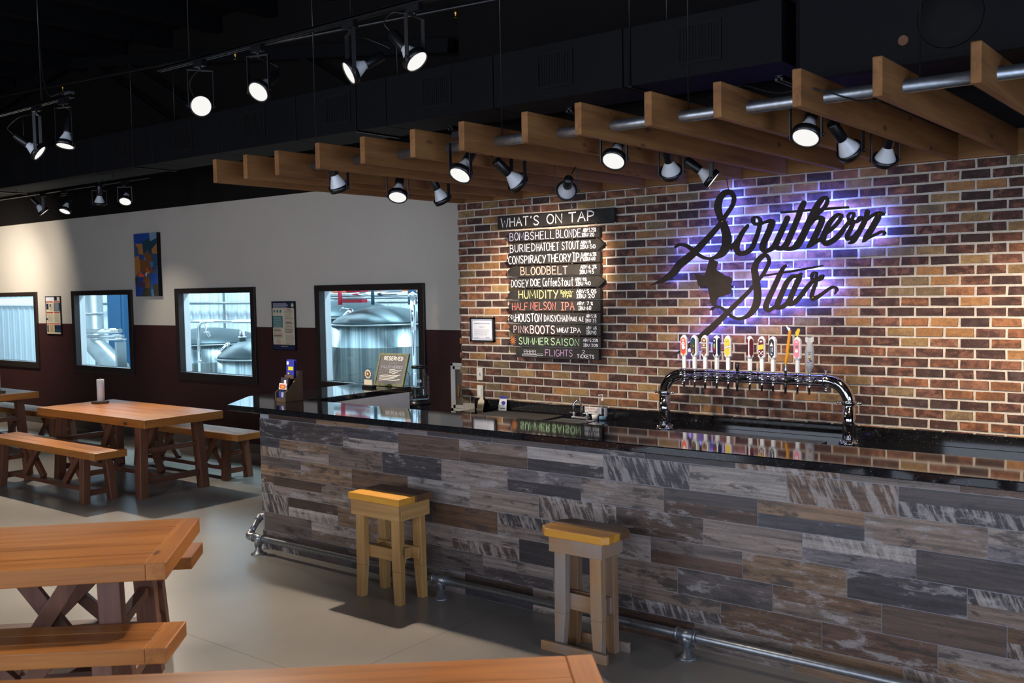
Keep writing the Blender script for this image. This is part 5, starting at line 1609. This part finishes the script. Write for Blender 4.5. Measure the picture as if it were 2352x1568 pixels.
MB().tube(catmull([(0, 0, .055), (.004, 0, .09), (.014, 0, .125), (.012, 0, .145), (.020, 0, .20), (.030, 0, .285)], 5), [.0075 + .003 * min(1, i / 8) for i in range(26)], 10).build('shaft', M['amber'], t)
MB().prism([(.012, -.007, .300), (.006, -.007, .318), (.014, -.007, .322), (.018, -.007, .306), (.034, -.007, .300), (.036, -.007, .282), (.024, -.007, .280)], (0, .014, 0)).build('head', M['steel'], t)
t = thing('tap_handle', 'rightmost tap handle, silver bomb shape with tail fins', 'tap handle', (TAPS[11], HY, HZ0), 0.25, HG)
MB().lathe([(.009, 0), (.011, .012), (.019, .028), (.027, .045), (.030, .065), (.030, .150), (.027, .172), (.019, .205), (.015, .215), (.014, .235), (0, .240)], (0, 0, 0), seg=24).build('body', M['silver'], t)
for q in range(4):
    a = PI / 4 + q * PI / 2
    ca, sa = math.cos(a), math.sin(a)
    MB().prism([(ca * .013 + sa * .0012, sa * .013 - ca * .0012, .195), (ca * .034 + sa * .0012, sa * .034 - ca * .0012, .212), (ca * .034 + sa * .0012, sa * .034 - ca * .0012, .243), (ca * .013 + sa * .0012, sa * .013 - ca * .0012, .238)], (-sa * .0024, ca * .0024, 0)).build('fin', M['white'], t)
dc = MB()
for (a, zz, r, mi) in ((-1.45, .105, .008, 0), (-1.2, .085, .007, 1), (-1.7, .078, .007, 2), (-1.4, .092, .006, 3)):
    dc.lathe([(r, 0), (0, .0006)], (.0302 * math.cos(a), .0302 * math.sin(a), zz), (math.cos(a), math.sin(a), 0), 10, mi)
for q, (a0, a1, zz) in enumerate(((-1.9, -1.1, .142), (-1.8, -1.3, .130))):
    dc.ribbon([(.0306 * math.cos(a0 + (a1 - a0) * i / 6), .0306 * math.sin(a0 + (a1 - a0) * i / 6), zz + .004 * math.sin(i * 2.1)) for i in range(7)], .003, (0, -1, 0), 4)
dc.build('decal', [M['yellow'], M['skyblue'], M['pink'], M['orange'], M['ink']], t)

# ------------------------------------------------------------------ things on the counters
CZ = 0.8155
t = thing('drip_tray', 'long brushed steel drip tray under the beer taps', 'drip tray', (-2.93, 6.32, CZ))
d = MB().box(-3.48, -2.37, 6.24, 6.40, CZ, CZ + .014)
d.build('tray', M['steel'], t, 0.003, world=True)
g = MB()
for q in range(54): g.box(-3.465 + q * .02, -3.455 + q * .02, 6.25, 6.39, CZ + .0142, CZ + .017)
g.build('grate', M['steel'], t, world=True)
t = tag(MB().box(-5.36, -4.66, 6.24, 6.62, CZ, CZ + .008).build('rubber_mat', M['rubber'], None, 0.002), 'flat grey-brown rubber drying mat on the back counter below the menu boards', 'mat')

t = thing('gooseneck_faucet', 'small chrome gooseneck sink faucet with two handles on the back counter', 'faucet', (-4.45, 6.55, CZ))
MB().box(-4.53, -4.37, 6.535, 6.575, CZ, CZ + .022).build('deck_plate', M['chrome'], t, 0.006, world=True)
gp = [(-4.44, 6.555, CZ + .02), (-4.44, 6.555, CZ + .11)] + [(-4.44 - .028 + .028 * math.cos(PI * q / 8), 6.555 - .03 * (q / 8), CZ + .11 + .038 * math.sin(PI * q / 8)) for q in range(1, 9)] + [(-4.496, 6.525, CZ + .075)]
MB().tube(gp, .0085, 12).build('gooseneck', M['chrome'], t, world=True)
for hx in (-4.515, -4.385):
    h = MB().lathe([(.014, 0), (.012, .02), (.010, .035), (.0, .04)], (hx, 6.555, CZ + .02), seg=12)
    h.tube([(hx, 6.555, CZ + .048), (hx - .03, 6.535, CZ + .052)], .006, 8)
    h.build('handle', M['chrome'], t, world=True)
t = thing('sink', 'small stainless bar sink rim set in the back counter before the faucet', 'sink', (-4.45, 6.36, CZ))
MB().box(-4.62, -4.28, 6.24, 6.27, CZ, CZ + .004).box(-4.62, -4.28, 6.49, 6.52, CZ, CZ + .004).box(-4.62, -4.59, 6.27, 6.49, CZ, CZ + .004).box(-4.31, -4.28, 6.27, 6.49, CZ, CZ + .004).build('rim', M['steel'], t, world=True)
MB().box(-4.59, -4.31, 6.27, 6.49, CZ, CZ + .001).build('bowl', M['steel_matte'], t, world=True)
t = thing('notice_plate', 'small white handwashing notice leaning on the upstand behind the faucet', 'notice', (-4.40, 6.65, CZ))
p = MB().box(-4.475, -4.315, 6.655, 6.663, CZ + .035, CZ + .09, 0)
random.seed(4)
letter(p, 'EMPLOYEES MUST', (-4.465, 6.6545, CZ + .068), X_AXIS, Z_AXIS, .14, .012, .002, .01, 1)
letter(p, 'WASH HANDS', (-4.44, 6.6545, CZ + .046), X_AXIS, Z_AXIS, .09, .012, .002, .01, 1)
p.build('plate', [M['white'], M['red']], t, world=True)
t = thing('pump_bottle', 'clear pump bottle of sanitizer right of the sink faucet', 'bottle', (-4.265, 6.60, CZ))
MB().lathe([(.0, .001), (.032, .001), (.034, .006), (.034, .11), (.028, .128), (.013, .142), (.012, .155)], (-4.265, 6.60, CZ), seg=24).build('bottle', M['acrylic'], t, world=True)
MB().lathe([(.0, .003), (.030, .003), (.031, .03), (0, .031)], (-4.265, 6.60, CZ), seg=20).build('gel', M['paleblue'], t, world=True)
MB().lathe([(.013, .152), (.013, .168), (.004, .170), (.004, .195), (.008, .197), (.008, .205), (0, .206)], (-4.265, 6.60, CZ), seg=14).tube([(-4.265, 6.60, CZ + .202), (-4.296, 6.585, CZ + .198)], .004, 8).build('pump', M['white'], t, world=True)
MB().box(-4.236, -4.232, 6.58, 6.615, CZ + .03, CZ + .10).build('label', M['paper'], t, world=True)
t = tag(MB().lathe([(.0, .0), (.020, .0), (.028, .04), (.026, .04), (.019, .004), (0, .003)], (-4.33, 6.585, CZ), seg=16).build('small_cup', M['white'], None), 'tiny white cup between the sink faucet and the pump bottle', 'cup')

t = thing('tent_card', 'cream arrow-topped tag card leaning at the left end of the granite upstand', 'card', (-5.55, 6.60, CZ), 0, 'small cards on the back counter')
p = MB().prism([(-5.585, 6.60, CZ), (-5.515, 6.60, CZ), (-5.512, 6.622, CZ + .075), (-5.535, 6.630, CZ + .105), (-5.56, 6.630, CZ + .105), (-5.582, 6.622, CZ + .075)], (0, .006, 0), 0)
p.quad((-5.58, 6.5995, CZ + .010), (-5.522, 6.5995, CZ + .010), (-5.522, 6.609, CZ + .042), (-5.58, 6.609, CZ + .042), 1)
p.quad((-5.562, 6.6245, CZ + .082), (-5.535, 6.6245, CZ + .082), (-5.54, 6.629, CZ + .10), (-5.556, 6.629, CZ + .10), 2)
p.build('card', [M['cream'], M['tan'], M['ink']], t, world=True)
t = thing('tent_card', 'white folded tent card with a navy header and blue map shape on the mat edge', 'card', (-5.31, 6.645, CZ), 0, 'small cards on the back counter')
p = MB()
a0, a1 = (-5.335, 6.610), (-5.268, 6.622)
zt_ = CZ + .132
p.hexa([(-5.335, 6.610, CZ + .0085), (-5.268, 6.622, CZ + .0085), (-5.268, 6.626, CZ + .0085), (-5.335, 6.614, CZ + .0085), (-5.343, 6.634, zt_), (-5.276, 6.646, zt_), (-5.276, 6.650, zt_), (-5.343, 6.638, zt_)], 0)
p.hexa([(-5.372, 6.634, CZ + .0005), (-5.340, 6.617, CZ + .0085), (-5.338, 6.621, CZ + .0085), (-5.370, 6.638, CZ + .0005), (-5.348, 6.644, zt_), (-5.343, 6.638, zt_), (-5.341, 6.642, zt_), (-5.346, 6.648, zt_)], 0)


def on_card(u, v): return (-5.335 + .067 * u - .008 * v, 6.6095 + .012 * u + .024 * v - .0006, CZ + .0085 + (zt_ - CZ - .0085) * v)


p.poly([on_card(0, .82), on_card(1, .82), on_card(1, 1), on_card(0, 1)], 1)
p.poly([on_card(.25, .60), on_card(.5, .66), on_card(.85, .62), on_card(.82, .45), on_card(.6, .36), on_card(.4, .42), on_card(.28, .5)], 1)
p.poly([on_card(.15, .12), on_card(.85, .12), on_card(.85, .18), on_card(.15, .18)], 2)
p.build('card', [M['white'], M['royal'], M['ink']], t, world=True)

# brochure stand on the bar corner
BZ = 1.0703
t = thing('brochure_stand', 'dark wooden three-tier brochure stand on the bar top corner', 'display stand', (-5.85, 4.74, BZ))
for sx in (-5.905, -5.795):
    MB().prism([(sx - .004, 4.665, BZ), (sx - .004, 4.835, BZ), (sx - .004, 4.835, BZ + .225), (sx - .004, 4.80, BZ + .225), (sx - .004, 4.775, BZ + .17), (sx - .004, 4.735, BZ + .13), (sx - .004, 4.70, BZ + .09), (sx - .004, 4.665, BZ + .07)], (.008, 0, 0)).build('side_panel', M['walnut'], t, 0.001, world=True)
MB().box(-5.9005, -5.7995, 4.827, 4.835, BZ, BZ + .22).build('back_panel', M['walnut'], t, world=True)
for (yy, zz) in ((4.667, .0), (4.692, .085), (4.752, .165)):
    MB().box(-5.9005, -5.7995, yy, yy + .006, BZ + zz, BZ + zz + .028).build('front_rail', M['walnut'], t, world=True)
    MB().box(-5.9005, -5.7995, yy + .006, min(yy + .06, 4.8265), BZ + zz, BZ + zz + .005).build('shelf', M['walnut'], t, world=True)
BROCH = [
    (4.760, .171, .135, 'royal', 'stack of navy brochures with a yellow panel in the top tier', 3, [('sun_yellow', .25, .92, .42, .62), ('white', .05, .3, .72, .9), ('sun_yellow', .2, .4, .2, .28)]),
    (4.700, .091, .085, 'ink', 'dark picture brochures in the middle tier', 2, [('white', .45, .75, .5, .8), ('tan', .05, .35, .15, .5), ('red', .3, .5, .45, .6)]),
    (4.688, .0905, .045, 'white', 'white brochures with an orange burst in front of the middle tier', 1, [('orange', .12, .85, .1, .8), ('yellow', .3, .65, .3, .6)]),
    (4.676, .006, .075, 'navy', 'blue and white cards in the bottom tier', 2, [('royal', .08, .35, .3, .85), ('silver', .4, .7, .35, .85), ('sun_yellow', .3, .6, .1, .2)]),
]
for (yy, zz, hh, col, lab, n, deco) in BROCH:
    t = thing('brochure', lab, 'brochures', (-5.85, yy, BZ + zz), 0, 'brochures in the stand')
    for q in range(n):
        yb = yy + .002 + q * .010
        ln = .22 if hh < .1 else .10
        xa, xb = -5.893 + q * .002, -5.807 + q * .0005
        p = MB().hexa([(xa, yb, BZ + zz), (xb, yb, BZ + zz), (xb, yb + .0035, BZ + zz), (xa, yb + .0035, BZ + zz),
                       (xa, yb + hh * ln * .5, BZ + zz + hh), (xb, yb + hh * ln * .5, BZ + zz + hh), (xb, yb + hh * ln * .5 + .0035, BZ + zz + hh), (xa, yb + hh * ln * .5 + .0035, BZ + zz + hh)], 0)
        if q == 0:
            for j, (c, u0, u1, v0, v1) in enumerate(deco):
                F_ = lambda u, v: (xa + (xb - xa) * u, yb + hh * ln * .5 * v - .0006 - .0002 * j, BZ + zz + hh * v)
                p.poly([F_(u0, v0), F_(u1, v0), F_(u1, v1), F_(u0, v1)], j + 1)
        p.build('leaflet', [M[col]] + [M[c] for c, *_ in deco], t, world=True)

# award, reserved sign, jars
t = thing('award', 'small clear award with a gold rosette on a black base beside the reserved sign', 'award', (-6.02, 5.72, BZ))
MB().box(-6.075, -5.962, 5.70, 5.76, BZ, BZ + .022).build('base', M['black_satin'], t, 0.002, world=True)
MB().box(-6.070, -5.967, 5.722, 5.738, BZ + .0222, BZ + .165).build('acrylic_block', M['acrylic'], t, 0.002, world=True)
MB().box(-6.066, -5.971, 5.718, 5.7215, BZ + .024, BZ + .068).build('plaque', M['cream'], t, world=True)
r = MB()
r.prism([(-6.018 + (.040 if q % 2 else .034) * math.cos(2 * PI * q / 20), 5.7215, BZ + .115 + (.040 if q % 2 else .034) * math.sin(2 * PI * q / 20)) for q in range(20)], (0, -.004, 0), 0)
r.prism([(-6.018 + .024 * math.cos(2 * PI * q / 16), 5.7172, BZ + .115 + .024 * math.sin(2 * PI * q / 16)) for q in range(16)], (0, -.002, 0), 1)
r.prism([(-6.018 + .010 * math.cos(2 * PI * q / 16), 5.7150, BZ + .117 + .010 * math.sin(2 * PI * q / 16)) for q in range(16)], (0, -.001, 0), 0)
r.build('rosette', [M['cream'], M['umber']], t, world=True)

t = thing('reserved_sign', 'olive studded frame sign with pale stencil lettering and a flag, leaning on the bar return', 'sign', (-5.94, 5.88, BZ))
SW, SH = .338, .285
so_, sux = Vector((-6.105, 5.862, BZ + .003)), Vector((1, 0.03, 0)).normalized()
suz = Vector((0.02, .30, 1)).normalized()
sn = sux.cross(suz).normalized()


def sp3(u, v, e=0.0): return so_ + sux * u + suz * v + sn * e


def slab3(mb, u0, u1, v0, v1, e0, e1, mi=0):
    mb.hexa([sp3(u0, v0, e0), sp3(u1, v0, e0), sp3(u1, v0, e1), sp3(u0, v0, e1), sp3(u0, v1, e0), sp3(u1, v1, e0), sp3(u1, v1, e1), sp3(u0, v1, e1)], mi)


f = MB()
fw = .020
for q in ((0, SW, 0, fw), (0, SW, SH - fw, SH), (0, fw, fw, SH - fw), (SW - fw, SW, fw, SH - fw)): slab3(f, q[0], q[1], q[2], q[3], -.014, .004)
f.build('frame', M['olive'], t, world=True)
b = MB()
slab3(b, fw, SW - fw, fw, SH - fw, -.010, 0)
b.build('panel', M['grayboard'], t, world=True)
sd = MB()
for q in range(6):
    for v in (.010, SH - .010): sd.lathe([(.004, 0), (.003, .003), (0, .004)], sp3(.012 + q * (SW - .024) / 5, v, .004), sn, 8)
for q in range(1, 5):
    for u in (.010, SW - .010): sd.lathe([(.004, 0), (.003, .003), (0, .004)], sp3(u, .010 + q * (SH - .02) / 5, .004), sn, 8)
sd.build('stud', M['brass'], t, world=True)
random.seed(6)
l_ = MB()
letter(l_, 'RESERVED', sp3(.065, .225, .0008), sux, suz, .215, .030, .0075, .005)
l_.build('heading_lettering', M['offwhite'], t, world=True)
l_ = MB()
letter(l_, 'FALLEN HEROES', sp3(.050, .155, .0008), sux, suz, .245, .022, .004, .005)
for q in range(7): l_.ribbon([sp3(.125 + q * .014, .200, .0008), sp3(.132 + q * .014, .200, .0008)], .004, sn)
l_.build('lower_lettering', M['silver'], t, world=True)
fl = MB()
for q in range(7):
    v0 = .140 - q * .013
    u0 = .150 if q < 3 else .050
    wv = [sp3(u0 + (.285 - u0 - (.03 * (q % 3))) * i / 8, v0 - (.016 if q >= 3 else 0) * (1 - i / 8) + .005 * math.sin(i * .8), .0008) for i in range(9)]
    fl.ribbon(wv, .0062, sn)
for q in range(4):
    for j in range(4):
        fl.lathe([(.0035, 0), (0, .0006)], sp3(.052 + j * .023 + (q % 2) * .01, .142 - q * .014, .0006), sn, 5)
fl.build('flag_emblem', M['offwhite'], t, world=True)
st_ = MB().bar(sp3(.17, .2, -.014), Vector((-5.93, 5.962, BZ + .004)), .03, .006)
st_.build('easel_leg', M['black_satin'], t, world=True)


def jar(x, y, label):
    t = thing('glass_jar', label, 'jar', (x, y, .915), 0, 'large glass drink jars')
    t.scale = (.76, .76, 1)
    out = [(.0, .0), (.100, .0), (.112, .012), (.115, .03), (.115, .175), (.110, .205), (.092, .228), (.082, .240), (.080, .275)]
    MB().lathe(out, (0, 0, 0), seg=36).build('jar_body', M['jar_glass'], t)
    MB().lathe([(0, .275), (.086, .275), (.088, .279), (.088, .296), (.084, .300), (0, .301)], (0, 0, 0), seg=32).build('lid', M['black_satin'], t)
    e = MB()
    for zz in (.055, .10, .145): e.tube([(.1155 * math.cos(2 * PI * q / 28), .1155 * math.sin(2 * PI * q / 28), zz + .004 * math.sin(q)) for q in range(28)], .0022, 5, closed=True)
    for q in range(14):
        a = 2 * PI * q / 14
        e.tube([(.1155 * math.cos(a), .1155 * math.sin(a), .03), (.1155 * math.cos(a), .1155 * math.sin(a), .185)], .0022, 5)
    e.build('embossed_grid', M['jar_glass'], t)
    MB().lathe([(.012, 0), (.012, .02), (.006, .022), (.006, .035)], (0, -.114, .025), (0, -1, 0), 10).build('spigot', M['steel'], t)
    return t


jar(-5.985, 6.30, 'big clear jar with black lid and embossed grid, right of the reserved sign')
jar(-6.34, 6.42, 'second clear jar with black lid behind the reserved sign')
t = thing('drum_stand', 'black drum-shaped stand under the big glass jar', 'stand', (-5.985, 6.30, 0), 0, 'black drum stands')
MB().lathe([(0, 0), (.098, 0), (.098, .88), (.092, .888), (.092, .912), (0, .9145)], (0, 0, 0), seg=36).build('drum', M['black_satin'], t)
MB().lathe([(.0985, .868), (.1005, .87), (.1005, .884), (.0985, .886)], (0, 0, 0), seg=36).build('band', M['black'], t)
dup(t, (-6.34, 6.42, 0), 0, 'black drum-shaped stand under the hidden second jar', 'black drum stands')

# ------------------------------------------------------------------ brewhouse equipment
def tank(x, y, r, rim, dome, label, name='brew_tank', slope=1.0):
    t = thing(name, label, 'tank', (x, y, 0), 0, 'steel brewhouse tanks')
    MB().lathe([(r, .45), (r, rim - .28), (r + .004, rim - .278), (r + .004, rim - .27), (r, rim - .268), (r, rim)], (0, 0, 0), seg=64).build('shell', M['tank'], t)
    MB().lathe([(r, rim), (r + .018, rim + .001), (r + .018, rim + .018), (r, rim + .02)], (0, 0, 0), seg=64).build('rim_band', M['steel_matte'], t)
    MB().lathe([(r, rim + .02), (r * .97, rim + .05), (r * .85, rim + .05 + dome * .30), (r * .5, rim + .05 + dome * .78), (r * .18, rim + .05 + dome * .98), (.0, rim + .05 + dome)], (0, 0, 0), seg=64).build('dome', M['dome'], t)
    MB().lathe([(r, .45), (r * .5, .36), (0, .30)], (0, 0, 0), seg=48).build('cone_bottom', M['steel_matte'], t)
    for q in range(4):
        a = PI / 4 + q * PI / 2
        MB().tube([(r * .8 * math.cos(a), r * .8 * math.sin(a), 0), (r * .8 * math.cos(a), r * .8 * math.sin(a), .5)], .05, 10).build('leg', M['steel_matte'], t)
    return t


tk = tank(-9.36, 9.2, .68, 1.43, .19, 'big steel brew tank with domed lid behind the rightmost window')
n_ = Vector((-.45, -.62, .75)).normalized()
MB().lathe([(.10, -.03), (.10, .02), (.095, .03), (.06, .045), (0, .05)], (-.36, -.30, 1.555), n_, 28).build('manway', M['steel'], tk)
MB().tube([(-.44, -.37, 1.60), (-.40, -.36, 1.655), (-.30, -.27, 1.63)], .008, 8).build('manway_handle', M['chrome'], tk)
tank(-14.5, 10.05, 1.02, 1.03, .21, 'far squat steel tank filling the lower left of the third window')
t3 = tank(-11.62, 8.95, .62, .93, .25, 'smaller steel tank at the lower right of the third window')
MB().lathe([(.05, 0), (.05, .10), (.06, .102), (.06, .12), (.035, .125), (.035, .20), (0, .205)], (-.16, -.2, 1.13), (0, 0, 1), 16).build('valve', M['chrome'], t3)
MB().lathe([(.09, 0), (.09, .03), (.07, .05), (0, .055)], (-.38, -.32, 1.08), (-.5, -.5, .7), 20).build('sight_glass', M['chrome'], t3)
tank(-11.9, 10.9, .85, 1.45, .25, 'hindmost steel tank seen at the left of the rightmost window')

t = thing('exhaust_duct', 'bent round metal exhaust duct in the second window', 'duct', (-17.25, 9.5, 0))
MB().tube([(-17.25, 9.5, 3.2), (-17.25, 9.5, 1.02), (-16.42, 9.5, .55), (-16.42, 9.5, .0)], .205, 28).build('pipe', M['steel_matte'], t, world=True)
for zz in (1.55, 2.3): MB().lathe([(.207, -.02), (.215, -.018), (.215, .018), (.207, .02)], (-17.25, 9.5, zz), seg=28).build('joint_band', M['steel'], t, world=True)
t = thing('pipe_bundle', 'bright horizontal pipe bundle crossing the second window', 'pipes', (-16.3, 9.2, 1.15))
for k, (zz, rr) in enumerate(((1.235, .045), (1.14, .03), (1.085, .02))):
    MB().tube([(-17.03, 9.25 + .05 * k, zz - .01), (-15.87, 9.25 + .05 * k, zz + .02)], rr, 12).build('pipe', M['chrome'] if k != 1 else M['steel'], t, world=True)
for px in (-15.98,): MB().box(px - .03, px + .03, 9.22, 9.40, 0, 1.06).build('support', M['steel_matte'], t, world=True)
t = tag(MB().box(-19.95, -19.3, 11.35, 11.7, 0, 2.4).box(-19.85, -19.4, 11.33, 11.35, .2, 2.2).build('control_cabinet', M['brew_blue'], None, 0.01), 'tall deep blue cabinet at the back of the second window', 'cabinet')
t = thing('pipe_arch', 'curved shiny pipe arching over the tanks in the third window', 'pipes', (-12.3, 8.6, 0))
MB().tube([(-12.62, 8.6, 0)] + [(-12.62, 8.6, .6)] + catmull([(-12.62, 8.6, 1.30), (-12.60, 8.6, 1.40), (-12.53, 8.6, 1.455), (-12.42, 8.6, 1.47)], 5) + [(-11.2, 8.6, 1.475), (-11.2, 9.0, 1.475), (-11.3, 9.1, 1.32)], .024, 14).build('pipe', M['chrome'], t, world=True)
MB().lathe([(.032, 0), (.032, .03)], (-12.62, 8.6, .86), seg=14).build('coupling', M['steel'], t, world=True)
t = thing('pipe_arch', 'short curved pipe dropping onto the far tank in the third window', 'pipes', (-13.3, 9.4, 1.4))
MB().tube(catmull([(-14.9, 9.4, 1.425), (-13.75, 9.4, 1.43), (-13.62, 9.4, 1.41), (-13.57, 9.4, 1.34), (-13.57, 9.4, 1.26), (-13.57, 9.45, 1.18)], 5), .026, 12).build('pipe', M['chrome'], t, world=True)
MB().lathe([(.06, 0), (.06, .012), (.03, .014)], (-13.57, 9.4, 1.25), seg=14).build('valve_wheel', M['steel'], t, world=True)
t = thing('overhead_pipes', 'long thin service pipe across the white corrugated wall of the brewhouse', 'pipes', (-18, 11.9, 1.68))
MB().tube([(-23.5, 11.9, 1.675), (-9, 11.9, 1.675)], .03, 10).build('pipe', M['steel_matte'], t, world=True)
for px in (-21.5, -18.3, -16.6, -13.0): MB().tube([(px, 11.92, 0.0), (px, 11.92, 5.5)], .025, 10).build('riser', M['galv'], t, world=True)
t = thing('pipe_manifold', 'overhead pipes and red valves at the top of the rightmost window', 'pipes', (-8.7, 8.7, 1.8))
for (zz, rr, yy, mm) in ((1.83, .032, 8.70, 'chrome'), (1.785, .02, 8.85, 'steel'), (1.87, .03, 9.1, 'steel_matte')):
    MB().tube([(-10.4, yy, zz), (-7.2, yy, zz)], rr, 12).build('pipe', M[mm], t, world=True)
for (px, yy, z0_, z1_, mm, rr) in ((-9.55, 8.62, 1.70, 1.95, 'brew_red', .028), (-8.95, 8.62, 1.70, 2.0, 'dark_teal', .022), (-8.27, 8.62, 1.70, 2.0, 'slate', .055), (-7.95, 8.62, 1.70, 1.95, 'chrome', .04), (-7.75, 8.62, 1.72, 2.0, 'slate', .04)):
    MB().tube([(px, yy, z0_), (px, yy, z1_)], rr, 12).build('drop_pipe', M[mm], t, world=True)
MB().box(-9.95, -9.5, 8.95, 9.05, 1.72, 1.98).build('red_panel', M['brew_red'], t, world=True)
for px in (-9.85, -8.55): MB().box(px - .11, px + .11, 8.85, 8.9, 1.86, 1.98).build('orange_tag', M['brew_orange'], t, world=True)
t = thing('standpipe', 'bright vertical standpipe before the big tank in the rightmost window', 'pipe', (-7.60, 8.0, 0))
MB().tube([(-7.62, 7.95, 0), (-7.62, 7.95, 1.46), (-7.62, 7.95, 1.80)], [.022, .022, .022], 14).lathe([(.03, 1.43), (.03, 1.80)], (-7.62, 7.95, 0), seg=14).build('pipe', M['chrome'], t, world=True)
MB().lathe([(.055, 1.80), (.055, 1.83), (.03, 1.84), (.0, 1.86)], (-7.62, 7.95, 0), seg=16).build('cap', M['steel'], t, world=True)
